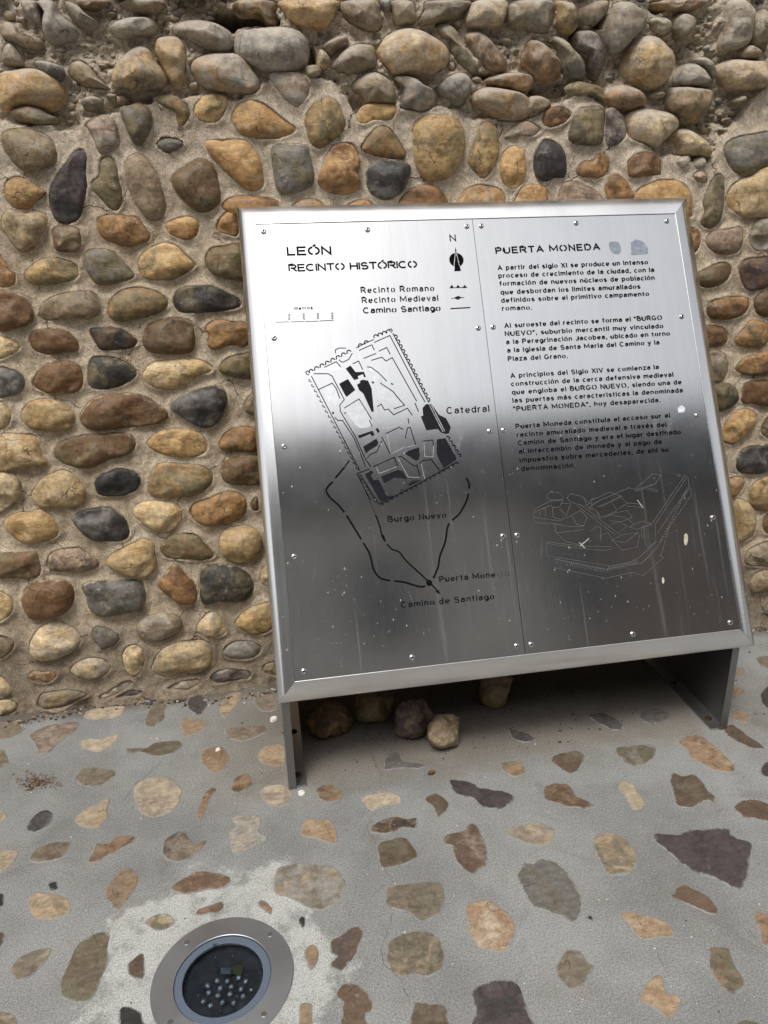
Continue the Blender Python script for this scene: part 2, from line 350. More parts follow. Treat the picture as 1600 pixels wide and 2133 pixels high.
WALL = '''
A yo -30 430 60 400 160 390 250 410 320 455 365 520 370 570 320 630 270 645 150 620 50 635 -30 620
A no 30 655 90 620 170 615 240 640 280 670 340 700 285 740 180 735 80 710
A tn 5 810 60 770 150 765 240 785 300 830 335 910 330 970 270 1010 180 1025 100 990 30 910
A dp 440 900 490 890 518 940 512 1000 520 1110 500 1200 470 1300 400 1330 330 1310 290 1210 295 1110 340 1030 400 950
A n 600 930 660 925 700 990 712 1080 732 1190 700 1255 640 1240 590 1180 545 1130 540 1070 580 1050 585 980
A yo 30 1080 90 1045 150 1065 210 1105 270 1140 250 1170 215 1200 160 1245 80 1235 35 1190 20 1130
A tk 740 980 790 920 850 925 910 990 950 1070 985 1190 990 1240 950 1300 900 1310 850 1270 790 1190 755 1100
A bn 1020 1050 1080 1000 1150 955 1220 945 1265 975 1295 1050 1310 1150 1295 1220 1230 1260 1150 1245 1080 1180 1030 1110
A oy 1225 840 1310 830 1400 825 1480 845 1520 900 1555 970 1575 1080 1560 1115 1500 1135 1440 1105 1370 1050 1300 980 1240 900
D tc 5 60 20 10 60 -10 130 5 150 15 200 -5 270 25 275 80 240 150 200 215 150 240 100 230 40 160 5 100
D tb 305 110 350 85 420 85 470 110 485 170 470 225 430 242 330 235 315 180
D ob 575 60 600 30 680 20 760 25 810 30 850 80 895 140 880 175 820 195 760 210 690 195 610 160 580 110
D oy 985 70 1040 40 1120 28 1180 55 1185 100 1170 150 1120 172 1050 160 1000 130 985 100
D ob 1290 60 1330 10 1395 -20 1420 40 1420 150 1360 145 1290 115
A ob 1320 1215 1370 1175 1460 1165 1560 1170 1640 1190 1660 1240 1600 1330 1400 1290 1330 1250
A lo 1120 370 1180 320 1280 295 1380 295 1450 320 1500 380 1550 460 1550 520 1490 555 1400 545 1300 530 1200 490 1140 430
A yc 920 210 980 190 1050 200 1095 250 1110 330 1100 400 1075 490 1030 510 1000 470 960 390 910 280
A tyd 650 430 690 350 760 280 830 250 890 290 920 350 960 400 990 460 960 500 870 535 780 535 730 510 680 520 660 480
A ltk 1020 160 1060 110 1150 95 1260 110 1350 150 1390 200 1380 260 1320 290 1260 285 1180 250 1100 205
B lg -90 220 -60 170 50 145 180 140 280 160 345 210 358 290 330 370 250 410 140 420 40 390 -50 340 -95 280
A lt 640 140 690 100 800 75 900 90 920 150 880 185 760 200 670 195
A lg 230 100 240 40 200 -20 300 -20 340 60 400 110 450 170 430 215 370 235 300 245 250 210 230 150
A tn 700 -20 960 -20 940 40 860 60 770 40
A b 440 -20 640 -20 590 25 490 35
A tl 360 -20 440 0 500 60 570 110 540 150 470 140 400 70
A tl 100 -20 200 -20 220 60 225 120 180 100 120 50
A tn 390 360 460 335 540 390 600 470 650 520 560 515 470 495 400 440
A gl 175 350 240 340 340 370 380 420 360 455 300 460 230 420
A lt 0 260 40 230 100 300 130 380 60 385 -20 360
A tk 0 110 60 120 120 200 200 200 240 250 160 270 80 250 -20 200
A gt 470 580 530 555 600 580 600 630 540 650 480 630
A klp 505 740 560 690 620 680 680 720 705 790 705 870 660 900 595 920 570 870 540 800
A ng 710 650 770 625 830 610 890 650 905 720 890 790 850 850 820 865 780 830 750 760
A no 910 590 960 560 1050 575 1110 610 1135 670 1110 730 1070 760 1050 720 1040 660 980 640
A yn 1150 640 1190 580 1260 555 1330 560 1360 600 1330 690 1280 730 1200 720 1160 690
A g 935 860 980 820 1060 830 1090 860 1000 905
B oy -105 680 -70 620 -10 595 60 600 130 640 200 700 270 750 275 780 220 810 140 830 20 820 -60 790 -100 730
B by -90 -20 160 -20 165 60 165 110 120 130 60 70 -60 60
B yo 180 -20 540 -20 535 30 500 100 450 150 360 150 260 120 200 50
B tbn 550 -20 770 -20 800 70 810 130 770 180 700 175 600 120 550 60
B g 790 -20 850 -20 850 40 820 60 795 30
B tn 855 -20 990 -20 1010 60 1010 110 940 125 880 130 855 60
B tg 1070 -20 1340 -20 1310 40 1240 90 1150 110 1040 135 1020 100 1050 30
B cl 1330 20 1380 -20 1550 -20 1555 60 1530 120 1470 145 1380 140 1310 120
B lt 1560 10 1600 -10 1640 -10 1690 30 1700 100 1640 145 1580 140 1555 100
B col 770 270 820 200 900 155 990 145 1070 170 1160 230 1205 290 1205 350 1160 400 1080 430 970 425 870 425 800 370 775 320
B tl 490 370 540 300 620 250 700 240 765 260 775 370 720 405 640 430 560 420 510 400
B kb 440 250 520 200 590 200 600 240 550 280 490 310 450 280
B tc 410 290 440 270 490 330 480 380 440 400 410 380
B nt 340 380 400 370 440 400 420 440 360 460 335 430
B ng 1140 130 1200 115 1260 180 1290 240 1350 330 1390 410 1340 430 1280 390 1210 290 1210 220 1160 190
B bol 1305 200 1360 160 1430 180 1500 270 1560 360 1545 410 1470 415 1400 370 1340 290
B lk 130 430 230 420 310 435 360 500 350 570 290 635 240 610 180 550 140 490
B tn 620 480 670 430 740 405 810 430 870 490 890 560 880 620 820 610 700 610 680 560 620 520
B glo 870 450 940 430 1000 450 1050 490 1110 520 1140 590 1100 640 1040 665 960 650 900 640 910 570 920 510
B gl 1130 520 1170 460 1240 420 1300 420 1340 470 1320 560 1280 620 1230 610 1190 570
B yo 640 690 690 620 780 610 860 620 880 650 860 700 820 720 740 720 700 740 650 730
B bo 1420 470 1480 430 1560 415 1640 420 1720 440 1720 500 1650 540 1560 520 1480 500
B tok 1335 590 1370 530 1450 505 1560 520 1640 540 1700 600 1710 660 1660 710 1550 720 1460 690 1400 640
B ny 330 720 360 640 420 585 480 580 530 620 560 690 575 740 550 790 480 850 420 885 360 850 345 790
B on 660 880 700 810 760 755 820 750 870 800 920 870 935 930 900 950 800 940 700 910
B gnd 130 890 180 860 300 860 350 875 365 950 385 1050 360 1110 290 1140 220 1160 160 1120 145 1020
B ory 460 930 490 870 560 845 620 860 650 920 660 980 640 1020 665 1080 640 1130 570 1155 480 1140 410 1090 420 1030
B dg 705 1000 760 950 830 960 900 970 960 985 940 1080 910 1140 840 1185 770 1180 710 1130
B yn 985 740 1040 695 1130 685 1220 700 1270 760 1280 850 1260 960 1200 1040 1130 1065 1040 1050 990 970 975 850
B yn 1370 750 1420 720 1470 750 1490 840 1480 940 1430 1040 1380 1060 1340 1020 1300 960 1320 890 1350 820
C yo 20 920 60 875 110 870 150 900 165 980 160 1060 110 1120 60 1120 20 1080 5 1000
B ok 250 1220 300 1185 380 1180 440 1210 470 1290 250 1290
B oc 580 1215 650 1185 720 1195 750 1260 590 1270
B ro 895 1190 960 1125 1060 1100 1130 1120 1175 1180 1180 1260 900 1260
B to 1250 1190 1310 1115 1400 1095 1500 1130 1530 1200 1500 1270 1260 1270
C tl 70 60 100 -20 350 -20 360 60 340 130 300 185 200 165 110 140 70 110
C yn 365 60 370 -20 460 -10 490 60 495 140 450 185 390 170 360 120
C tl 520 20 600 -20 690 -20 680 40 640 100 590 130 520 110 500 60
C lt 650 160 680 60 720 0 800 -10 850 25 900 40 915 90 880 160 820 220 760 290 690 300 660 240
C ynl 780 340 810 260 860 205 940 195 1010 240 1060 310 1065 400 1030 470 960 520 880 500 810 450 780 400
C p 480 220 520 160 590 155 640 210 668 290 660 380 620 470 590 460 560 400 550 320 500 270
C gn 345 200 400 195 450 250 520 330 550 400 530 460 470 460 410 410 400 340 380 280
C bo 180 260 220 220 290 250 350 310 395 370 390 430 340 465 250 465 200 400 160 350
C to 950 -10 1260 -20 1240 20 1150 50 1050 50 990 30
C nl 920 100 1000 80 1060 110 1060 170 1000 200 940 160
C gt 1070 130 1110 60 1190 80 1200 150 1130 225 1080 190
C lt 1380 60 1400 -20 1500 -20 1550 60 1540 140 1520 250 1440 280 1360 270 1370 170
C nt 1530 130 1560 60 1640 40 1640 280 1570 280 1530 220
C t 1470 290 1520 250 1590 290 1600 330 1540 340 1480 330
C ck 1350 400 1390 350 1460 335 1560 345 1640 370 1640 500 1540 520 1440 520 1370 470
C lg 1100 430 1140 370 1210 360 1270 400 1310 470 1300 505 1200 500 1130 500 1090 480
C l 1205 340 1260 320 1310 370 1340 430 1310 460 1270 400
C ob 670 560 720 500 790 490 860 520 910 580 890 620 800 650 720 645 690 610
C no 1020 560 1060 510 1170 505 1300 520 1310 570 1270 660 1200 730 1130 730 1080 670 1030 630
C cl 780 740 800 660 880 635 960 635 1060 660 1110 710 1100 760 1030 820 960 875 880 850 800 820
C cn 1070 790 1120 755 1190 770 1260 830 1305 890 1290 930 1200 925 1120 915 1100 860
C gn 1345 870 1400 820 1480 800 1640 790 1640 960 1560 1010 1480 1045 1410 1020 1360 940
C cy 1355 1180 1390 1100 1480 1050 1640 1000 1640 1270 1540 1290 1450 1285 1380 1240
C nd 1215 1200 1250 1110 1300 1035 1345 1060 1350 1150 1340 1240 1320 1320 1260 1360 1210 1340 1200 1310 1220 1260
C nd 455 680 490 640 610 630 638 660 630 760 620 840 580 865 480 860 415 830 430 750
C pl 645 660 700 640 750 690 775 760 750 830 680 870 640 850 640 740
C bo 260 690 300 640 370 630 430 660 430 700 380 740 310 760 265 740
C nt 160 610 210 560 280 560 340 600 300 650 230 690 160 685
C kl 30 820 90 740 150 710 220 730 262 770 210 810 120 810
C dp 210 980 220 900 270 830 330 840 380 880 405 950 400 1050 330 1055 290 1080 230 1060
C ob 465 1010 500 960 560 950 590 910 650 920 665 960 660 1010 620 1055 540 1055 480 1040
C br 770 960 830 910 910 905 960 930 972 1030 900 1045 790 1055 770 1010
C ob 640 1090 690 1030 750 1060 800 1140 810 1180 680 1200 640 1150
C oc 90 1190 140 1110 220 1095 290 1120 300 1190 260 1240 100 1240
C kr 365 1150 390 1090 460 1075 540 1110 610 1160 640 1240 380 1240
C yo 820 1150 870 1100 980 1065 1080 1080 1130 1130 1160 1250 1150 1300 1090 1260 1000 1240 850 1210
F ln 365 230 400 170 450 150 470 200 460 300 400 320 360 280
C l 1060 960 1130 920 1150 950 1110 1000
C lt 1170 950 1220 930 1240 970 1200 1010 1160 990
C ol 1150 1040 1210 1010 1250 1050 1240 1090 1180 1080
C n 1430 590 1480 560 1490 610 1440 620
C t 930 560 990 530 1020 560 970 580
C nt 410 520 470 480 540 490 620 520 650 600 560 560 470 570
D ob -20 250 30 300 55 350 90 380 80 440 -20 445
D ny 145 370 200 310 290 275 390 290 450 320 468 370 440 410 340 430 220 440 160 410
D ng 495 290 520 235 600 225 670 240 730 300 800 380 770 410 690 430 580 440 540 400 505 340
D yn 825 300 860 240 960 190 1040 200 1110 260 1165 320 1140 350 1090 380 1000 415 900 405 840 380 830 330
D nb 1220 280 1250 220 1330 205 1450 205 1480 400 1330 395 1260 370 1225 320
D rb -20 490 80 490 150 520 190 590 180 660 110 695 -20 700
D tc 230 620 250 550 330 500 430 480 540 480 590 540 590 600 530 640 400 640 280 655 240 640
D no 640 590 660 520 720 470 810 450 900 465 970 500 1000 550 970 595 860 630 720 660 650 630
D dnp 1030 530 1060 470 1140 445 1260 445 1340 480 1420 520 1430 570 1340 595 1200 605 1080 605 1040 570
D br 165 760 200 710 300 700 380 710 430 740 470 800 450 840 380 840 280 860 200 830 175 790
D db 525 705 600 695 700 695 770 730 815 770 800 810 720 830 600 830 565 790
D bn 850 760 870 690 940 650 1060 635 1130 650 1155 710 1155 800 1120 845 1000 850 900 840 855 800
D ob 1220 690 1290 645 1400 660 1480 670 1480 800 1380 800 1280 825 1235 800 1240 740
D co -20 750 60 760 110 790 110 830 60 860 -20 885
D gd -20 935 60 940 120 970 148 1020 120 1080 60 1100 -20 1110
D rb 190 1010 230 950 300 905 400 895 470 920 490 980 490 1040 440 1085 350 1075 280 1085 200 1050
D dn 520 970 530 890 580 860 670 870 750 900 815 960 790 1000 720 1045 620 1065 550 1060 520 1020
D cyn 850 970 900 910 1000 885 1120 880 1200 890 1265 930 1250 970 1180 980 1120 1030 1020 1065 920 1050 865 1010
D no 1300 940 1350 870 1440 850 1500 850 1510 990 1440 1000 1350 980
D tc -20 1140 40 1160 65 1220 50 1280 -20 1300
D yco 125 1200 170 1140 260 1120 340 1130 400 1170 440 1220 430 1280 380 1310 280 1310 180 1290 135 1250
D rbt 480 1220 520 1150 600 1100 720 1090 840 1100 930 1150 995 1210 960 1260 850 1280 700 1300 560 1305 490 1270
D dg 1010 1160 1070 1100 1170 1065 1270 1045 1330 1065 1352 1130 1330 1200 1280 1270 1220 1290 1150 1265 1060 1210
D tb 1450 1150 1500 1080 1540 1100 1540 1220 1460 1200
E co -20 90 100 65 190 75 215 130 230 190 260 230 200 245 100 250 -20 270
E bn 300 170 340 110 450 75 580 65 690 62 740 90 750 130 710 180 600 215 500 255 420 255 330 220
E yon 815 120 870 65 960 40 1060 45 1120 75 1155 130 1130 180 1050 195 950 190 860 165
E ob 1215 130 1240 70 1310 30 1420 40 1430 160 1330 165 1240 155
E bn 1230 290 1250 210 1330 190 1440 190 1450 335 1350 350 1260 340
E no 825 350 850 270 900 230 1010 232 1110 240 1160 270 1180 320 1150 370 1070 410 980 415 840 405
E d 525 340 560 290 640 260 730 270 775 310 765 370 700 405 600 415 540 400
E cy 175 400 220 330 290 285 340 265 400 290 450 350 478 400 440 460 340 470 230 470 185 440
E ct -20 300 70 300 115 350 100 420 50 470 -20 500
E cy 740 500 790 450 880 440 970 450 1010 500 1000 560 940 610 860 600 800 570
E oby 1055 510 1080 450 1160 420 1250 385 1320 395 1365 440 1365 500 1320 550 1200 575 1120 570
E dg 400 550 430 500 520 480 600 475 660 510 700 550 720 620 680 660 580 665 500 650 430 590
E yoc 20 570 60 520 160 500 230 490 290 530 325 600 310 640 230 665 150 680 80 650
E nb 890 700 920 650 1000 620 1090 625 1140 680 1190 745 1140 770 1020 770 930 760 900 735
E yc 1220 660 1240 610 1310 580 1400 590 1450 640 1455 700 1400 770 1320 785 1260 760 1225 710
E yc 585 780 640 720 720 680 790 650 850 680 860 750 865 800 820 855 740 865 660 840 600 800
E kpc 255 790 290 720 420 695 480 730 550 790 490 830 380 835 280 825
E bn -20 740 90 730 190 725 215 760 225 830 200 865 80 865 -20 860
E rb 125 970 170 900 270 880 360 885 405 930 405 1000 360 1060 270 1090 180 1095 135 1040
E gdn 455 920 510 890 640 885 770 880 800 920 800 1030 760 1055 650 1070 560 1080 500 1050 480 980
E ro 875 910 920 850 970 795 1030 850 1080 900 1095 970 1070 1010 1000 1010 940 970
E dn 1110 930 1120 820 1160 800 1270 800 1360 830 1405 890 1400 960 1340 1000 1220 1000 1140 1020 1115 980
E cy -20 950 40 960 75 1000 60 1070 -20 1110
E cl 165 1240 200 1160 280 1115 370 1130 430 1180 450 1220 400 1280 300 1320 210 1325 170 1290
E gn 505 1200 530 1140 600 1150 660 1190 640 1240 560 1270 540 1230
E ltc 755 1150 800 1090 880 1070 980 1080 1010 1130 970 1190 870 1220 790 1200
E cl 1090 1160 1120 1090 1170 1055 1220 1080 1255 1150 1240 1190 1150 1200
E yn 1305 1120 1350 1060 1420 1025 1500 1010 1530 1100 1500 1160 1430 1185 1350 1160
E tn -20 1190 60 1210 78 1250 40 1300 -20 1320
G cl 385 260 430 215 510 190 580 205 615 250 580 290 500 315 430 305
G cn 675 190 690 140 740 120 790 145 805 200 790 260 750 295 700 270
G ctl 845 240 880 170 950 120 1050 95 1140 100 1175 140 1180 210 1130 265 1020 280 920 300 855 270
G lg 1240 150 1280 105 1360 95 1440 120 1448 165 1390 200 1290 200 1250 180
G tn 1455 250 1480 220 1540 215 1550 290 1480 285
G okb 150 290 180 265 230 270 280 265 315 290 280 330 220 340 170 320
G tng 205 440 230 390 330 370 420 375 490 400 430 430 350 465 270 475 215 470
G lc 545 400 600 370 680 320 730 320 730 350 640 400 570 425
G gd 640 400 720 365 800 375 760 400 650 415
G cl -20 290 40 330 70 380 40 410 -20 420
G ct -20 440 50 430 95 450 90 490 30 510 -20 520
G cl 920 360 1000 320 1100 310 1100 350 1020 375
G pld 1165 300 1210 260 1300 250 1390 270 1380 310 1280 320 1190 335
E b 1390 450 1430 410 1440 490 1400 490
E ck 1450 830 1480 800 1530 820 1530 920 1450 900
F ob 80 215 120 215 140 255 130 310 105 330 60 300
F k 160 280 190 225 250 215 320 205 335 260 310 320 270 335 200 325
F nb 110 430 170 390 240 365 280 395 270 440 220 480 140 485
F pb 312 400 340 355 400 345 460 350 470 420 460 480 380 500 340 485
F bo 165 600 180 550 250 530 340 530 365 560 340 610 270 635 190 630
F bn 385 560 400 520 460 490 470 560 460 620 400 610
F br 130 670 230 665 265 700 260 745 210 760 140 760
F on 295 730 330 680 370 640 440 650 460 690 440 750 360 765 310 755
F boy 300 870 330 820 400 790 460 775 475 820 460 880 380 895
F tgl 170 790 240 785 265 830 260 890 220 925 170 900
F dn 200 950 260 930 305 960 310 1010 270 1045 200 1055
F rb 328 990 340 930 400 915 460 920 470 980 460 1035 380 1025 330 1020
F yob 240 1130 280 1075 340 1050 390 1070 385 1120 330 1180 280 1210 230 1190
F tp 415 1130 450 1080 475 1090 475 1190 420 1170
F dg 300 1280 340 1230 400 1215 460 1220 475 1280 460 1330 380 1350 310 1340
F ok 250 1380 310 1360 340 1385 320 1440 270 1460
F yn 360 1440 380 1390 460 1360 475 1430 460 1510 400 1520 365 1490
F cy 290 1480 350 1480 390 1530 395 1600 360 1650 300 1660
F bt 420 1560 450 1530 475 1540 475 1630 430 1620
F tl 340 1740 370 1690 450 1660 475 1700 460 1770 380 1780 345 1765
F tk 365 1860 390 1810 450 1795 475 1840 460 1890 400 1905 370 1890
F gt 430 1980 450 1950 475 1960 475 2020 440 2010
'''
FLOOR = '''
G cy 465 500 500 475 590 460 685 455 685 495 640 520 550 530 480 530
G tb 800 560 820 490 870 420 935 420 920 480 910 530 850 570
G pd 1035 440 1060 400 1100 390 1150 420 1150 460 1110 505 1050 480
G yn 1220 450 1270 390 1340 380 1345 420 1290 480 1250 530 1220 490
G ok 1005 530 1050 520 1120 530 1160 555 1110 600 1030 625 1005 580
G kt 1410 420 1460 390 1530 390 1540 470 1470 490 1420 460
G tb 1245 605 1260 580 1350 565 1420 555 1490 565 1480 600 1400 640 1330 655 1270 630
G tn -20 560 60 550 130 560 120 610 40 640 -20 640
G kr 155 630 220 580 320 550 435 545 420 590 330 660 270 715 210 725 200 680
G c 445 655 500 635 570 635 655 610 655 640 600 690 540 715 490 700 450 690
G nb 700 690 760 700 810 690 860 660 930 650 1000 650 1015 680 960 720 880 740 800 720 710 715
G oy 1115 720 1150 690 1220 680 1270 720 1275 770 1230 820 1190 830 1130 790
G yo 1430 730 1460 685 1520 670 1580 680 1580 780 1520 790 1450 770
G tb -20 690 20 700 55 770 20 795 -20 800
G tn 420 850 450 805 520 795 600 800 650 830 590 880 540 900 450 900
G ck 740 920 780 870 860 845 940 850 1000 900 1010 950 980 1020 920 1060 830 1075 760 1020
G or 1100 1010 1140 930 1175 905 1200 920 1170 980 1140 1060 1110 1095 1090 1060
G bo 1285 900 1310 850 1360 825 1395 840 1412 880 1370 920 1310 940 1285 930
G kc 1440 930 1480 900 1560 890 1620 920 1625 970 1590 1010 1520 1015 1460 980
G yc 415 1080 470 1030 540 1000 580 970 615 970 600 1020 600 1070 550 1130 470 1135 420 1105
G dg 145 1140 180 1070 250 1030 290 1050 290 1100 240 1140 190 1160
G c -20 1030 40 1050 30 1090 -20 1110
G lc 1285 1090 1320 1060 1440 1060 1450 1120 1440 1150 1490 1190 1400 1240 1310 1290 1280 1230 1270 1150 1310 1130
J tb 160 240 200 180 280 150 390 140 395 170 370 220 300 250 200 265
J ob 485 260 510 200 530 150 600 150 650 110 750 105 740 150 660 190 590 230 530 260
J tp 900 220 900 160 950 100 1030 80 1050 120 1090 160 1150 130 1110 200 1040 250 960 260
J c -20 190 60 185 105 200 80 260 20 310 -20 300
J yn 150 480 180 430 270 425 370 450 400 530 350 560 270 580 190 560 155 520
J ot 585 420 620 360 680 300 740 300 768 340 755 410 700 480 650 530 600 480
J ro 950 390 1010 350 1100 305 1200 315 1280 340 1260 400 1180 410 1080 430 970 430
J d 265 380 310 365 325 400 300 420 270 400
J dp -20 430 20 440 15 500 -20 520
J b -20 645 30 650 20 700 -20 740
J nb 330 940 360 850 410 740 480 670 560 640 620 650 600 720 610 810 560 910 520 1020 440 1045 350 1020
J tc 50 860 100 790 180 750 270 730 285 760 240 830 150 905 70 895
J bn 700 830 740 790 790 760 808 810 800 900 740 905 710 870
J bo 1080 540 1110 510 1180 490 1230 470 1245 500 1210 540 1140 550 1080 555
J on 1430 480 1460 465 1510 500 1505 550 1470 530 1440 505
J nc 800 590 850 550 930 540 970 580 960 610 880 640 810 610
J dp 660 1160 660 1080 710 1055 770 1080 800 1130 800 1200 660 1200
J nc -20 1090 50 1085 90 1110 100 1180 -20 1180
L lny 25 180 50 80 120 60 200 45 300 60 380 60 440 130 465 190 420 270 340 335 260 330 190 300 130 265 40 240
L d 175 390 195 370 220 385 218 420 200 438 178 415
L ot 210 570 260 530 290 560 298 620 265 685 235 680 220 620
L bp 365 520 420 480 500 430 550 430 562 500 520 590 470 660 420 700 370 680 370 640 405 620 370 590
L oy 175 1000 180 900 215 880 262 890 262 960 270 1100 170 1100
L br 395 840 430 780 490 760 560 790 610 850 620 920 580 960 600 1020 600 1100 430 1100 425 1000 440 900 450 850 410 860
L bn 840 1100 845 940 870 880 960 875 1040 890 1070 960 1060 1100
L pd 1220 1100 1225 930 1200 820 1290 760 1400 740 1480 770 1530 880 1570 980 1600 1100
L tn 695 210 760 180 870 170 1020 165 1045 230 1045 310 1000 370 900 405 830 350 720 325 695 270
L nty 695 580 720 510 800 470 900 450 990 480 1050 560 1050 640 1000 710 930 740 860 715 790 730 730 690 690 640
L oc 1170 300 1230 280 1300 270 1360 300 1440 360 1470 440 1460 510 1420 575 1340 580 1250 550 1190 480 1175 400
H ob 280 420 320 385 380 385 430 420 440 460 390 490 330 485 290 460
H c 550 460 620 440 720 430 790 460 780 500 690 510 620 540 570 510
H bn 925 460 990 435 1040 460 1080 500 1050 550 1000 580 980 520 935 490
H pd 1070 360 1160 360 1230 380 1240 400 1370 420 1465 450 1450 490 1380 530 1280 525 1210 470 1140 455 1090 410
H on 1380 260 1430 245 1500 250 1525 320 1460 340 1390 300
H bdo 590 650 640 610 720 580 770 575 820 590 880 580 885 640 850 655 790 640 720 680 640 680 600 670
H bn 640 740 720 710 800 695 850 740 893 800 840 850 760 875 670 880 650 820
H oy 190 670 220 585 290 590 350 590 400 640 410 735 350 735 290 710 210 700
H bk 1040 700 1080 670 1150 660 1180 620 1230 620 1270 680 1300 760 1300 860 1240 910 1190 920 1140 880 1100 820 1090 750 1045 740
H g 690 240 730 185 780 200 800 240 930 265 900 290 780 290 690 300
I bn 305 290 360 255 450 240 500 260 505 310 460 370 410 375 350 340
I nl 690 225 800 210 900 200 935 230 920 290 850 330 760 325 720 280
I ory 1060 185 1110 150 1200 150 1280 210 1360 280 1412 340 1380 370 1290 360 1210 320 1130 270 1110 230
I bp 1330 120 1380 80 1430 110 1500 160 1560 200 1580 235 1510 230 1460 210 1400 180
I ot 1385 20 1440 0 1500 30 1490 70 1440 75 1390 50
I p 1550 350 1590 305 1640 310 1660 360 1640 400 1570 395
I ro 260 500 280 445 380 435 430 460 460 510 530 540 582 575 540 585 420 580 300 545 265 530
I c 710 440 740 420 800 440 840 500 868 540 850 585 790 590 760 540 735 500 710 480
I bn 1010 390 1050 370 1080 390 1150 380 1220 430 1240 480 1290 510 1280 550 1230 540 1150 580 1070 580 1040 540 1025 450
I br 1395 580 1430 540 1520 530 1600 550 1680 590 1680 660 1560 655 1450 630
I ck 50 720 90 685 160 680 230 665 310 690 332 740 300 800 230 812 140 790 60 750
I ny 560 790 580 740 660 725 740 750 800 820 825 890 800 960 720 985 640 975 590 890 565 840
I p 905 740 960 725 1050 740 1150 705 1240 710 1300 695 1380 710 1400 760 1500 780 1495 870 1480 1000 1450 1065 1380 1060 1300 1010 1180 970 1080 910 1010 850 930 790
I gn 100 990 130 940 150 895 190 910 260 880 350 910 420 980 470 1060 495 1150 480 1220 440 1265 380 1230 280 1200 190 1170 160 1100 130 1040
I rb 1015 1100 1045 1090 1050 1050 1110 1035 1180 1070 1250 1110 1300 1180 1300 1220 1240 1210 1150 1170 1060 1130
I oyn 710 1205 760 1195 860 1210 950 1240 1030 1290 1040 1350 960 1350 860 1370 780 1310 770 1270
M or 1515 350 1580 345 1680 350 1680 580 1600 560 1550 480
M tn 330 690 370 600 410 565 480 580 530 640 570 670 520 750 470 800 410 810 370 760
M oy 835 830 870 770 940 715 980 730 985 790 1010 830 1060 830 1090 880 1060 950 1010 980 950 940 880 900 840 880
M no 1250 560 1290 540 1370 560 1390 620 1430 700 1470 770 1450 820 1390 830 1330 800 1280 740 1250 650
M n 1400 1000 1480 985 1550 1010 1550 1060 1400 1060
M d 520 370 550 365 560 400 530 395
N tn 1530 370 1600 360 1680 380 1680 450 1600 440 1550 410
N oy 1395 540 1450 560 1465 580 1410 615 1390 600
N p 1560 580 1600 540 1680 545 1680 680 1600 680 1555 640
N kt 1400 430 1460 430 1460 480 1400 480
N g 840 700 900 670 1000 690 1010 740 920 765 850 750
N gp 530 720 620 700 740 770 700 810 600 770
N gp 60 800 160 820 220 860 150 880 80 850
'''
# ------------------------------------------------------------------ geometry tools
def catmull(P, per=3.0, n=None, closed=True):
    P = np.asarray(P, float); m = len(P); out = []
    for i in range(m):
        p0, p1, p2, p3 = P[(i - 1) % m], P[i], P[(i + 1) % m], P[(i + 2) % m]
        for k in range(6):
            u = k / 6
            out.append(.5 * ((2 * p1) + (-p0 + p2) * u + (2 * p0 - 5 * p1 + 4 * p2 - p3) * u * u + (-p0 + 3 * p1 - 3 * p2 + p3) * u ** 3))
    out = np.array(out); q = np.vstack([out, out[:1]]); L = np.concatenate([[0], np.cumsum(np.linalg.norm(np.diff(q, axis=0), axis=1))])
    n = n or max(12, int(L[-1] / per)); t = np.linspace(0, L[-1], n, endpoint=False)
    return np.stack([np.interp(t, L, q[:, j]) for j in range(q.shape[1])], 1)
def area2(P):
    x, y = P[:, 0], P[:, 1]; return .5 * np.sum(x * np.roll(y, -1) - y * np.roll(x, -1))
def centroid(P):
    x, y = P[:, 0], P[:, 1]; c = x * np.roll(y, -1) - np.roll(x, -1) * y; a = c.sum() / 2
    return np.array([((x + np.roll(x, -1)) * c).sum() / (6 * a), ((y + np.roll(y, -1)) * c).sum() / (6 * a)])
def vnoise(x, y, scale, seed):
    r = np.random.RandomState(seed).rand(256, 256)
    x = x * scale + 1000; y = y * scale + 1000; xi = np.floor(x).astype(int); yi = np.floor(y).astype(int)
    fx = x - xi; fy = y - yi; fx = fx * fx * (3 - 2 * fx); fy = fy * fy * (3 - 2 * fy)
    g = lambda a, b: r[a % 256, b % 256]
    return (g(xi, yi) * (1 - fx) + g(xi + 1, yi) * fx) * (1 - fy) + (g(xi, yi + 1) * (1 - fx) + g(xi + 1, yi + 1) * fx) * fy
def fbm(x, y, scale, oct, seed, rough=.5):
    o = 0; a = 1; t = 0
    for i in range(oct):
        o = o + a * vnoise(x, y, scale * 2 ** i, seed + i); t += a; a *= rough
    return o / t - .5
def wallP(s, h, d): return np.stack([s, YW + WK * h - d, h], -1)
LAYER = [(-400, 300), (0, 262), (170, 268), (260, 236), (330, 208), (430, 215), (560, 185), (600, 150), (690, 172), (740, 245), (880, 215), (960, 235), (1040, 262),
         (1120, 235), (1220, 188), (1270, 240), (1330, 300), (1400, 330), (1480, 345), (1540, 250), (1600, 170), (2000, 200)]
LX = np.array([p[0] for p in LAYER]); LY = np.array([p[1] for p in LAYER])

# ------------------------------------------------------------------ cobbles of the wall, traced one by one
rng = random.Random(11)
wall_st = []
for line in WALL.strip().splitlines():
    reg, code, rest = line.split(' ', 2)
    px = np.array(pts(reg, rest)); cpx = px.mean(0)
    upper = cpx[1] < np.interp(cpx[0], LX, LY) - 8
    off = .026 if upper else .012
    W = np.array([on_wall(p, off) for p in px]); P = W[:, [0, 2]]
    if area2(P) < 0: P = P[::-1]
    P = catmull(P, n=34); P = centroid(P) + (P - centroid(P)) * 1.055; wall_st.append([code, P, upper, cpx])

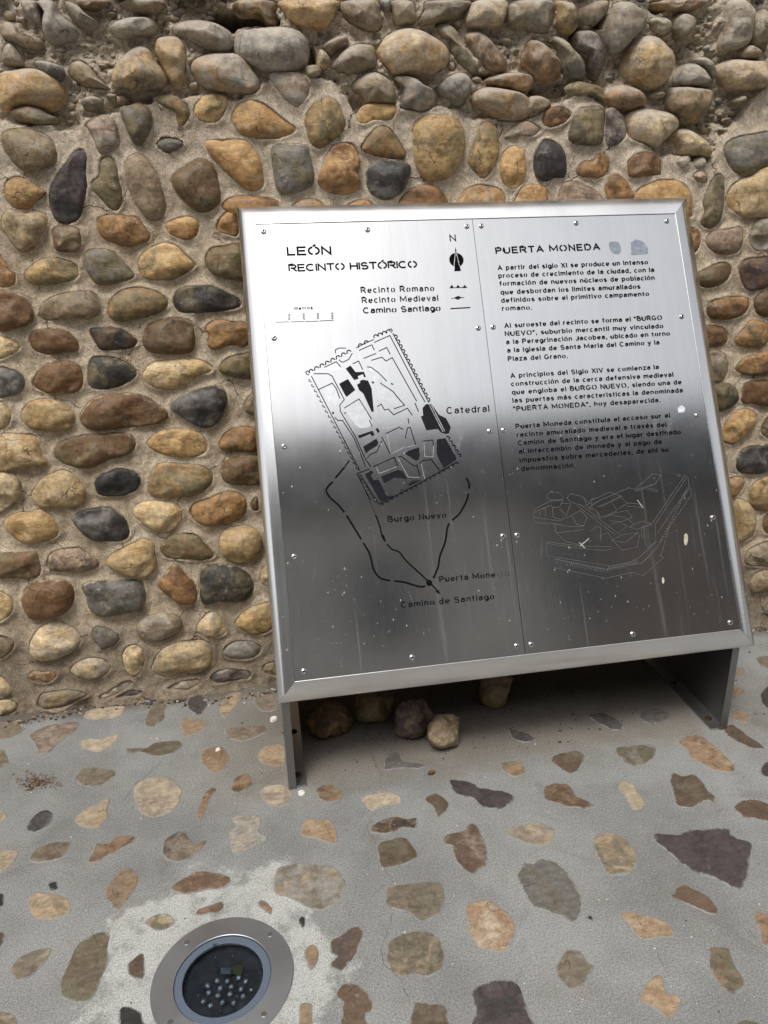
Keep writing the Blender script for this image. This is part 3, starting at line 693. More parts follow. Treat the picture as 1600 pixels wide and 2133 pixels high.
# mortar sheet: a displaced grid, fine where the photograph looks, coarse beyond
gx = np.concatenate([np.arange(-4.2, -1.15, .05), np.arange(-1.15, 1.85, .0042), np.arange(1.85, 5.2, .05)])
gh = np.concatenate([np.arange(-.05, 1.98, .0042), np.arange(1.98, 3.3, .05)])
S_, H_ = np.meshgrid(gx, gh)
PXg = np.stack([S_, YW + WK * H_, H_], -1) - CAM
zc = PXg @ fw; pxx = 800 + FPX * (PXg @ RT) / zc; pyy = 1066.5 + FPX * (PXg @ DN) / zc
edge = np.interp(pxx, LX, LY) + fbm(S_, H_, 22, 4, 5) * 46
up = np.clip((edge - pyy) / 7.0, 0, 1)
base = fbm(S_, H_, 6, 3, 1) * .012 + fbm(S_, H_, 38, 4, 9, .6) * .007
rough = -.022 + fbm(S_, H_, 9, 3, 21) * .055 + fbm(S_, H_, 48, 5, 31, .68) * .036
D_ = base * (1 - up) + rough * up
inside = np.zeros_like(D_); near = np.full_like(D_, 1.0)
for code, P, upper, cpx in wall_st:
    x0, y0 = P.min(0) - .03; x1, y1 = P.max(0) + .03
    i0, i1 = np.searchsorted(gx, [x0, x1]); j0, j1 = np.searchsorted(gh, [y0, y1])
    if i1 <= i0 or j1 <= j0: continue
    X = S_[j0:j1, i0:i1]; Y = H_[j0:j1, i0:i1]; ins = np.zeros(X.shape, bool); dm = np.full(X.shape, 9.)
    for k in range(len(P)):
        ax, ay = P[k - 1]; bx, by = P[k]; ex, ey = bx - ax, by - ay
        u = np.clip(((X - ax) * ex + (Y - ay) * ey) / (ex * ex + ey * ey + 1e-12), 0, 1)
        dm = np.minimum(dm, np.hypot(X - ax - u * ex, Y - ay - u * ey))
        c = ((ay > Y) != (by > Y)) & (X < (bx - ax) * (Y - ay) / (by - ay + 1e-12) + ax); ins ^= c
    near[j0:j1, i0:i1] = np.minimum(near[j0:j1, i0:i1], np.where(ins, 0, dm)); inside[j0:j1, i0:i1] = np.maximum(inside[j0:j1, i0:i1], np.where(ins, dm, 0))
lip = np.exp(-near / .010)
D_ += lip * (.0060 * (1 - up) * (.45 + 1.3 * (fbm(S_, H_, 14, 2, 77) + .5)) + .010 * up)
D_ = D_ - np.clip((inside - .0035) / .004, 0, 1) * .014
HOLES = [('B', '-225 55 -60 50 60 60 165 100 175 155 60 150 -60 150 -110 190 -170 175 -225 110', .42), ('B', '360 250 400 320 405 370 340 355', .07), ('C', '905 10 985 0 990 60 930 70', .10),
         ('C', '220 500 330 480 430 490 420 560 300 570 170 600', .05), ('B', '1360 425 1450 440 1420 480 1330 450', .06), ('C', '440 150 510 150 490 220 460 240', .08),
         ('C', '1180 740 1260 690 1290 790 1230 790', .04), ('A', '935 860 980 820 1090 850 1000 905', .02), ('C', '540 120 640 90 650 160 580 160', .06)]
for reg, s, dep in HOLES:
    P = catmull(np.array([on_wall(p, 0)[[0, 2]] for p in pts(reg, s)]), n=30); ins = np.zeros(S_.shape, bool)
    for k in range(len(P)):
        ax, ay = P[k - 1]; bx, by = P[k]
        ins ^= ((ay > H_) != (by > H_)) & (S_ < (bx - ax) * (H_ - ay) / (by - ay + 1e-12) + ax)
    D_ = np.where(ins, -dep, D_)
D_ += np.exp(-np.maximum(H_, 0) / .028) * (.012 + .05 * fbm(S_, H_ * .3, 12, 4, 55, .6))
V = wallP(S_, H_, D_).reshape(-1, 3); nx, ny = len(gx), len(gh)
ii = (np.arange(ny - 1)[:, None] * nx + np.arange(nx - 1)[None]).ravel()
F = np.stack([ii, ii + 1, ii + nx + 1, ii + nx], 1)
me = bpy.data.meshes.new('stone_wall'); worg = np.array([.3, YW, .9])
me.vertices.add(len(V)); me.vertices.foreach_set('co', (V - worg).ravel())
me.loops.add(F.size); me.loops.foreach_set('vertex_index', F.ravel().astype(np.int32))
me.polygons.add(len(F)); me.polygons.foreach_set('loop_start', np.arange(0, F.size, 4, dtype=np.int32)); me.polygons.foreach_set('loop_total', np.full(len(F), 4, np.int32))
me.update(calc_edges=True); me.polygons.foreach_set('use_smooth', [True] * len(F)); me.materials.append(M_mortar)
wall = bpy.data.objects.new('stone_wall', me); scene.collection.objects.link(wall); wall.location = worg; WLOC['stone_wall'] = worg
tag(wall, 'old wall of rounded river cobbles set in sandy mortar, standing behind the metal panel', 'wall')
def mortar_d(s, h):
    i = min(max(np.searchsorted(gx, s), 1), nx - 1); j = min(max(np.searchsorted(gh, h), 1), ny - 1); return D_[j, i]
# body of the wall behind its face
m = MB(); m.box((-4.2, YW + .5, -.05), (5.2, YW + 1.3, 3.3)); m.build('wall_core', M_mortar, wall)

TS = [1, .985, .95, .89, .8, .68, .54, .38, .2]
def dome(P, apex, base, seed, facets=0, pw=2.5, rough=.05, ts=TS):
    """stone from its outline P (s,h): rings shrink to the centre while the depth grows"""
    r = random.Random(seed); c = centroid(P); n = len(P); V = []; F = []
    size = math.sqrt(abs(area2(P)) / math.pi); gxr, gyr = r.uniform(-.25, .25), r.uniform(-.15, .3)
    cuts = [(r.uniform(0, 6.28), r.uniform(.35, .75), r.uniform(.35, .9)) for _ in range(facets)]
    off = Vector((r.random() * 50, r.random() * 50, r.random() * 50))
    def pt(q, t):
        d = base + (apex - base) * max(0, 1 - t ** pw) ** .5
        l = (q - c) / size; d += (apex - base) * .35 * (gxr * l[0] + gyr * l[1]) * (1 - t) * 1.2
        for a, k, sl in cuts:
            u = l[0] * math.cos(a) + l[1] * math.sin(a); lim = apex - max(0, u - k + .35) * sl * size * .9
            d = max(min(d, lim), min(d, apex * .42 + (1 - t) * .25 * apex)) if t < .97 else d
        nv = mnoise.noise(Vector((q[0] * .9 / size, q[1] * .9 / size, d / size)) + off) + .45 * mnoise.noise(Vector((q[0] * 2.6 / size, q[1] * 2.6 / size, 3.)) + off)
        d += nv * rough * size * (2.2 if t < .97 else .3)
        return q[0], q[1], d
    V.append([pt(P[k], 1) for k in range(n)]); V[0] = [(a, b, base - .006) for a, b, d in V[0]]
    for t in ts:
        V.append([pt(c + (P[k] - c) * t, t) for k in range(n)])
    A = np.array(V).reshape(-1, 3); cc = pt(c, 0.0); A = np.vstack([A, [cc]])
    R = len(ts) + 1; dome.rim = [1.0] * n + [t for t in ts for _ in range(n)] + [0.0]
    for j in range(R - 1):
        for k in range(n):
            k2 = (k + 1) % n; F.append((j * n + k, j * n + k2, (j + 1) * n + k2, (j + 1) * n + k))
    for k in range(n): F.append(((R - 1) * n + k, (R - 1) * n + (k + 1) % n, R * n))
    return A, F
for si, (code, P, upper, cpx) in enumerate(wall_st):
    c = centroid(P); r_ = P - c; ev = np.sqrt(np.linalg.eigvalsh(np.cov(r_.T))) * 1.41
    minor = ev[0]; b0 = mortar_d(*c)
    if upper: apex = min(.060, max(.02, minor * .72)) + rng.uniform(-.004, .008); base = -.035
    else: apex = min(.036, max(.012, minor * .52)) + rng.uniform(-.002, .005); base = -.006
    A, F = dome(P, apex, base, 100 + si, facets=rng.choice([0, 1, 1, 2, 3]) + (1 if upper else 0), pw=rng.uniform(2.2, 3.6), rough=.062 if not upper else .075)
    W = wallP(A[:, 0], A[:, 1], A[:, 2])
    o = mk('cobble', W, F, stone_mat(code, old=bool(upper)), wall, smooth=True, origin=wallP(c[0], c[1], 0.0))
    o.data.attributes.new('rim', 'FLOAT', 'POINT').data.foreach_set('value', dome.rim)

# cobbles beyond the frame and behind the panel, one joined part
def ellipse_poly(r, cx, cy, a, b, n=16):
    th = r.uniform(-.25, .25); ph = [r.uniform(0, 6.28) for _ in range(3)]
    o = []
    for k in range(n):
        u = 6.2832 * k / n; q = 1 + .09 * math.sin(2 * u + ph[0]) + .06 * math.sin(3 * u + ph[1]) + .03 * math.sin(5 * u + ph[2])
        x, y = a * q * math.cos(u), b * q * math.sin(u); o.append((cx + x * math.cos(th) - y * math.sin(th), cy + x * math.sin(th) + y * math.cos(th)))
    return np.array(o)
boxes = [(P.min(0), P.max(0)) for _, P, _, _ in wall_st]
placed = []
BIG = {c: MB() for c in ('ob', 'tn', 'gd', 'yc', 'rb', 'lt')}
pan_px = [(505, 445), (1415, 425), (1560, 1335), (600, 1455)]
def behind_panel(x, y):
    ok = True
    for i in range(4):
        (ax, ay), (bx, by) = pan_px[i], pan_px[(i + 1) % 4]
        if (bx - ax) * (y - ay) - (by - ay) * (x - ax) < 0: ok = False
    return ok
tries = 0
while tries < 9000:
    tries += 1
    cx = rng.uniform(-4.1, 5.1); cy = rng.uniform(.04, 3.2); a = rng.uniform(.035, .075); b = rng.uniform(.025, .04)
    qx, qy = to_px(wallP(cx, cy, 0.02))
    if -5 < qx < 1605 and qy > -20 and not behind_panel(qx, qy): continue
    if any(l[0] < cx + a and h[0] > cx - a and l[1] < cy + b and h[1] > cy - b for l, h in boxes): continue
    if any(abs(cx - x) < (a + a2) * 1.0 and abs(cy - y) < (b + b2) * 1.0 for x, y, a2, b2 in placed): continue
    placed.append((cx, cy, a, b)); P = ellipse_poly(rng, cx, cy, a, b)
    A, F = dome(P, rng.uniform(.014, .03) + (.015 if cy > 1.35 else 0), -.02, 9000 + tries, 1, ts=[1, .9, .72, .45])
    BIG[rng.choice(list(BIG))].add(wallP(A[:, 0], A[:, 1], A[:, 2]), F)
for c, m in BIG.items(): m.build('outer_cobbles', stone_mat(c), wall, smooth=True, kind='stuff')

# rubble bits bedded in the broken mortar of the upper courses
def lump(m, c, r, rg, wallfaced=True, flat=.8):
    ph = (1 + 5 ** .5) / 2
    base_v = [(-1, ph, 0), (1, ph, 0), (-1, -ph, 0), (1, -ph, 0), (0, -1, ph), (0, 1, ph), (0, -1, -ph), (0, 1, -ph), (ph, 0, -1), (ph, 0, 1), (-ph, 0, -1), (-ph, 0, 1)]
    fs = [(0, 11, 5), (0, 5, 1), (0, 1, 7), (0, 7, 10), (0, 10, 11), (1, 5, 9), (5, 11, 4), (11, 10, 2), (10, 7, 6), (7, 1, 8), (3, 9, 4), (3, 4, 2), (3, 2, 6), (3, 6, 8), (3, 8, 9), (4, 9, 5), (2, 4, 11), (6, 2, 10), (8, 6, 7), (9, 8, 1)]
    sx, sy, sz = rg.uniform(.7, 1.4), rg.uniform(.6, 1), rg.uniform(.6, 1.1)
    vs = [Vector(v).normalized() for v in base_v]; V2 = list(vs); F2 = []; cache = {}
    def mid(i, j):
        k = (min(i, j), max(i, j))
        if k not in cache: V2.append((V2[i] + V2[j]).normalized()); cache[k] = len(V2) - 1
        return cache[k]
    for a, b, d in fs:
        ab, bd, da = mid(a, b), mid(b, d), mid(d, a); F2 += [(a, ab, da), (b, bd, ab), (d, da, bd), (ab, bd, da)]
    o = Vector((rg.random() * 40,) * 3)
    m.add([(c[0] + r * sx * v.x * k, c[1] + r * sy * v.y * k, c[2] + r * sz * flat * v.z * k) for v in V2 for k in (1 + .35 * mnoise.noise(v * 1.3 + o),)], F2)
RB = {c: MB() for c in ('lt', 'g', 'ct', 'nt', 'kl')}
cnt = 0
for _ in range(9000):
    if cnt >= 480: break
    x, y = rng.uniform(-10, 1610), rng.uniform(-20, 345)
    if y > np.interp(x, LX, LY) - 14: continue
    w = on_wall((x, y), 0.0); s, h = w[0], w[2]
    i, j = np.searchsorted(gx, s), np.searchsorted(gh, h)
    if near[j, i] < .006: continue
    r = rng.choice([.002, .003, .004, .005, .007, .009, .013]) * rng.uniform(.8, 1.2)
    if near[j, i] < r * .6: continue
    d = D_[j, i]
    if d < -.06: continue
    lump(RB[rng.choice(list(RB))], wallP(s, h, d + r * .1), r, rng); cnt += 1
for c, m in RB.items(): m.build('rubble', stone_mat(c, old=True), wall, smooth=True, kind='stuff')

# ------------------------------------------------------------------ pavement
def inset_stone(P, z0, top, bev, rg, jit=.0012):
    """flat sliced stone: low bevelled plate from its outline"""
    c = centroid(P); n = len(P)
    P = P + np.array([[mnoise.noise(Vector((p[0] * 60, p[1] * 60, 2.))) for _ in (0, 1)] for p in P]) * jit * 2
    nr = np.roll(P, -1, 0) - np.roll(P, 1, 0); nr = np.stack([nr[:, 1], -nr[:, 0]], 1) / (np.linalg.norm(nr, axis=1)[:, None] + 1e-9)
    Q = P - nr * bev
    V = [(x, y, z0) for x, y in P] + [(x, y, z0 + (top - z0) * .6) for x, y in (P - nr * bev * .25)] + [(x, y, top) for x, y in Q]
    F = []
    for j in range(2):
        for k in range(n): k2 = (k + 1) % n; F.append((j * n + k, j * n + k2, (j + 1) * n + k2, (j + 1) * n + k))
    base_n = len(V)
    for i_, f in enumerate((.9, .72, .4)): V += [(c[0] + (x - c[0]) * f, c[1] + (y - c[1]) * f, top + .00006 * (i_ + 1)) for x, y in Q]
    for j in range(2, 5):
        for k in range(n): k2 = (k + 1) % n; F.append((j * n + k, j * n + k2, (j + 1) * n + k2, (j + 1) * n + k))
    F.append(tuple(5 * n + k for k in range(n))); inset_stone.rim = [1.08] * n + [1.02] * n + [.92] * n + [.62] * n + [.3] * n + [0] * n
    return V, F
m = MB(); m.add([(-40, -40, 0), (40, -40, 0), (40, 40, 0), (-40, 40, 0)], [(0, 1, 2, 3)])
# hole for the uplight: build the ground as a ring of quads round the lamp opening
m = MB(); n = 64; ro = RINGR * .8
circ = [(RINGC[0] + ro * math.cos(6.28318 * k / n), RINGC[1] + ro * math.sin(6.28318 * k / n)) for k in range(n)]
sq = []
for k in range(n):
    a = 6.28318 * k / n; q = 1.2 / max(abs(math.cos(a)), abs(math.sin(a))); sq.append((RINGC[0] + q * math.cos(a), RINGC[1] + q * math.sin(a)))
m.add([(x, y, 0) for x, y in circ] + [(x, y, 0) for x, y in sq], [(k, n + k, n + (k + 1) % n, (k + 1) % n) for k in range(n)])
x0, x1, y0, y1 = RINGC[0] - 1.2, RINGC[0] + 1.2, RINGC[1] - 1.2, RINGC[1] + 1.2
for a, b, c, d in ((-30, -30, x0, YW + .3), (x1, -30, 30, YW + .3), (x0, -30, x1, y0), (x0, y1, x1, YW + .3)):
    m.add([(a, b, 0), (c, b, 0), (c, d, 0), (a, d, 0)], [(0, 1, 2, 3)])
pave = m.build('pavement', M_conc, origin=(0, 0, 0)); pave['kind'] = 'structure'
fl_boxes = []
for line in FLOOR.strip().splitlines():
    reg, code, rest = line.split(' ', 2)
    P = np.array([on_floor(p)[:2] for p in pts(reg, rest)])
    if area2(P) < 0: P = P[::-1]
    if min(P[:, 1]) > YW - .005: continue
    P = catmull(P, n=40); fl_boxes.append((P.min(0), P.max(0)))
    V, F = inset_stone(P, -.002, rng.uniform(.0010, .0024), .0036, rng)
    o = mk('pavement_stone', V, F, stone_mat(code, True), pave, origin=(V[0][0], V[0][1], 0))
    o.data.attributes.new('rim', 'FLOAT', 'POINT').data.foreach_set('value', inset_stone.rim)
BIG = {c: MB() for c in ('ob', 'tn', 'gd', 'yc', 'br', 'pd')}; placed = []; tries = 0
while tries < 14000:
    tries += 1
    cx = rng.uniform(-3.2, 3.8); cy = rng.uniform(-1.2, YW - .06); a = rng.uniform(.02, .06); b = a * rng.uniform(.4, .8)
    qx, qy = to_px((cx, cy, 0)) if cy > .25 else (-1e4, 0)
    if -40 < qx < 1640 and qy < 2175: continue
    if any(l[0] < cx + a and h[0] > cx - a and l[1] < cy + b and h[1] > cy - b for l, h in fl_boxes): continue
    if any(math.hypot(cx - x, cy - y) < (a + a2) * 1.05 for x, y, a2 in placed): continue
    if len(placed) > 900: break
    placed.append((cx, cy, a)); V, F = inset_stone(ellipse_poly(rng, cx, cy, a, b, 18), -.002, .002, .002, rng)
    BIG[rng.choice(list(BIG))].add(V, F)
for c, m in BIG.items(): m.build('outer_pavement_stones', stone_mat(c, True), pave, kind='stuff')

# cracks in the concrete
CR = ['H 610 600 612 560 650 545', 'H 640 740 622 705 600 680 580 640 610 600', 'H 690 880 715 930 745 975', 'L 685 190 640 215 620 250', 'L 740 330 722 420 700 470 668 560 680 650 740 700 790 750 810 820',
      'L 850 900 840 870 812 822', 'L 780 330 830 350 870 380 910 410', 'H 560 120 600 180 640 270 670 320 665 380', 'H 560 60 640 130 690 170 760 180', 'M 940 590 975 660 1015 725', 'O 690 760 730 860 740 960 780 1040',
      'G 690 980 760 880 820 840 900 760', 'I 1290 605 1330 590']
m = MB()
for s in CR:
    reg, rest = s.split(' ', 1); P = np.array([on_floor(p)[:2] for p in pts(reg, rest)]); Q = []
    for i in range(len(P) - 1):
        for k in range(6):
            u = k / 6; q = P[i] * (1 - u) + P[i + 1] * u; Q.append(q + np.array([mnoise.noise(Vector((q[0] * 90, q[1] * 90, z))) for z in (0., 5.)]) * .004)
    Q.append(P[-1]); Q = np.array(Q); T = np.gradient(Q, axis=0); N = np.stack([-T[:, 1], T[:, 0]], 1) / (np.linalg.norm(T, axis=1)[:, None] + 1e-9)
    w = np.array([.0005 * (.35 + 1.3 * abs(mnoise.noise(Vector((q[0] * 70, q[1] * 70, 9.))))) for q in Q])[:, None]
    L = Q + N * w; R = Q - N * w; k = len(Q)
    m.add([(x, y, .0006) for x, y in L] + [(x, y, .0006) for x, y in R], [(i, k + i, k + i + 1, i + 1) for i in range(k - 1)])
m.build('crack', flat_mat('crack_dirt', (.05, .043, .035, 1), .95), pave)

# dirt, grit and small chips
def chips(name, mat, gen, count, rs, kind='stuff'):
    m = MB()
    for _ in range(count):
        x, y = gen(); r = rng.choice(rs) * rng.uniform(.7, 1.3)
        a = [rng.uniform(0, 6.28) for _ in range(3)]; k = rng.randint(4, 6)
        top = [(x + r * math.cos(6.28 * i / k + a[0]) * rng.uniform(.6, 1.2), y + r * math.sin(6.28 * i / k + a[0]) * rng.uniform(.6, 1.2), r * rng.uniform(.25, .6)) for i in range(k)]
        bot = [(p[0] + (p[0] - x) * .25, p[1] + (p[1] - y) * .25, 0.0005) for p in top]
        m.add(top + bot, [tuple(range(k))] + [(k + i, k + (i + 1) % k, (i + 1) % k, i) for i in range(k)])
    return m.build(name, mat, kind=kind)
def along_foot():
    t = rng.uniform(-.95, 1.7); return t, YW - .026 - abs(rng.gauss(0, .017)) + .02 * math.sin(t * 9)
def under_panel(): return rng.gauss(.5, .3), rng.uniform(1.52, 1.95)
def anywhere():
    p = on_floor((rng.uniform(-20, 1620), rng.uniform(1430, 2160))); return (p[0], p[1]) if p[1] < YW else along_foot()
M_grit = flat_mat('dark_grit', (.05, .036, .026, 1), .95); M_pale = flat_mat('pale_chip', (.55, .52, .46, 1), .9); M_tan = flat_mat('tan_chip', (.30, .20, .11, 1), .9)
chips('dark_grit', M_grit, along_foot, 900, [.0012, .002, .003, .0045])
chips('dark_grit', M_grit, under_panel, 520, [.0008, .0014, .002, .003])
chips('pale_grit', M_pale, along_foot, 130, [.0015, .0025, .004])
chips('pale_grit', M_pale, anywhere, 170, [.0007, .001, .0016])
chips('tan_grit', M_tan, along_foot, 320, [.0015, .0025, .004])
chips('tan_grit', M_tan, anywhere, 60, [.0008, .0013])
chips('dark_grit', M_grit, anywhere, 110, [.0006, .001, .0014])
# ------------------------------------------------------------------ information panel
root = empty('information_panel', (.55, 1.6, 0), 'slanted steel panel with cut-out town map and Spanish text, standing on two plate legs', 'information sign')
def pquad(pxs, n=0.0): return [panel(*uv_panel(p, n), n) for p in pxs]
# rectangle dimensions read off the photograph, squared up
oTL, oTR, oBL, oBR = [uv_panel(p, -.016) for p in ((492, 433), (1428, 413), (581, 1467), (1577, 1345))]
U0, U1 = (oTL[0] + oBL[0]) / 2, (oTR[0] + oBR[0]) / 2; V0, V1 = (oBL[1] + oBR[1]) / 2, (oTL[1] + oTR[1]) / 2
iTL, iTR, iBL, iBR = [uv_panel(p) for p in ((533, 467), (1404, 446), (614, 1420), (1543, 1310))]
u0, u1 = (iTL[0] + iBL[0]) / 2, (iTR[0] + iBR[0]) / 2; v0, v1 = (iBL[1] + iBR[1]) / 2, (iTL[1] + iTR[1]) / 2
us = (uv_panel((985, 455))[0] + uv_panel((1093, 1362))[0]) / 2
DEP, SLB, SLT = -.044, -.022, -.010
LG0, LG1 = -.0121 * SC, .9623 * SC
def strip(name, mat, a, b, A, B, SA, SB):
    """mitred frame strip: inner edge a-b, outer edge A-B, with rolled lip and side return"""
    a, b, A, B = map(np.array, (a, b, A, B)); ra, rb = (A - a), (B - b)
    prof = [(0, -.012, 0), (0, .0016, 0), (.03, .0020, 0), (.5, .0014, .5), (.95, .0008, .95), (.98, -.0008, 1), (.996, -.003, 1), (1, -.006, 1), (1, DEP, 0)]
    V = []
    for f, nn, kk in prof: V.append(panel(*(a + ra * f), nn + kk * SA)); V.append(panel(*(b + rb * f), nn + kk * SB))
    F = [(2 * i, 2 * i + 1, 2 * i + 3, 2 * i + 2) for i in range(len(prof) - 1)]
    o = mk(name, V, F, mat, root, smooth=False)
    for i, p in enumerate(o.data.polygons): p.use_smooth = i >= 1 and i < 7
    return o
g = .0006
strip('frame_strip', M_frame, (u0, v1), (u1, v1), (U0 + g, V1), (U1 - g, V1), SLT, SLT)
strip('frame_strip', M_frame, (u1, v0), (u0, v0), (U1 - g, V0), (U0 + g, V0), SLB, SLB)
strip('frame_strip', M_frame_v, (u0, v0), (u0, v1), (U0, V0 + g), (U0, V1 - g), SLB, SLT)
strip('frame_strip', M_frame_v, (u1, v1), (u1, v0), (U1, V1 - g), (U1, V0 + g), SLT, SLB)
# boxed back of the panel
m = MB(); m.hexa([panel(U0 + .004, V0 + .004, -.030), panel(U1 - .004, V0 + .004, -.030), panel(U1 - .004, V1 - .004, -.030), panel(U0 + .004, V1 - .004, -.030),
                  panel(U0 + .004, V0 + .004, DEP), panel(U1 - .004, V0 + .004, DEP), panel(U1 - .004, V1 - .004, DEP), panel(U0 + .004, V1 - .004, DEP)])
m.build('back_box', M_leg, root)
def plate(name, a, b, c, d):
    m = MB(); e = .0006
    m.hexa([panel(a + e, c + e, 0), panel(b - e, c + e, 0), panel(b - e, d - e, 0), panel(a + e, d - e, 0),
            panel(a + e, c + e, -.003), panel(b - e, c + e, -.003), panel(b - e, d - e, -.003), panel(a + e, d - e, -.003)])
    return m.build(name, M_plate, root)
pl_map = plate('map_plate', u0, us, v0, v1); pl_txt = plate('text_plate', us, u1, v0, v1)
# screws with hex sockets
SCR = [(549, 482), (766, 478), (973, 471), (1003, 470), (1201, 464), (1390, 460), (571, 704), (997, 683), (1028, 681), (1421, 659), (592, 930), (1021, 898), (1050, 896), (1453, 865),
       (613, 1160), (1048, 1117), (1078, 1115), (1486, 1078), (633, 1399), (859, 1370), (1077, 1346), (1107, 1343), (1319, 1321), (1522, 1297)]
def revolve(prof, n, f):
    V = []; F = []
    for r, z in prof:
        for k in range(n): a = 6.28318 * k / n; V.append(f(r * math.cos(a), r * math.sin(a), z))
    for j in range(len(prof) - 1):
        for k in range(n): F.append((j * n + k, j * n + (k + 1) % n, (j + 1) * n + (k + 1) % n, (j + 1) * n + k))
    F.append(tuple((len(prof) - 1) * n + k for k in range(n))); return V, F
sc_prof = [(.0068, .0001), (.0066, .0015), (.0056, .0032), (.0038, .0042), (.0026, .0044), (.0024, .0041), (.0023, .0022)]
base_me = None
for p in SCR:
    uv = uv_panel(p, .002); c = panel(uv[0], uv[1], 0)
    if base_me is None:
        V, F = revolve(sc_prof, 20, lambda x, y, z: PX * x + PU * y + PN * z)
        base_me = mesh_data('screw', V, F, [M_screw, M_hole], True); base_me.polygons[-1].material_index = 1
        for q in base_me.polygons[-21:-1]: q.material_index = 1
    o = bpy.data.objects.new('screw', base_me); scene.collection.objects.link(o); o.parent = root; o.location = Vector(c - WLOC[root.name])

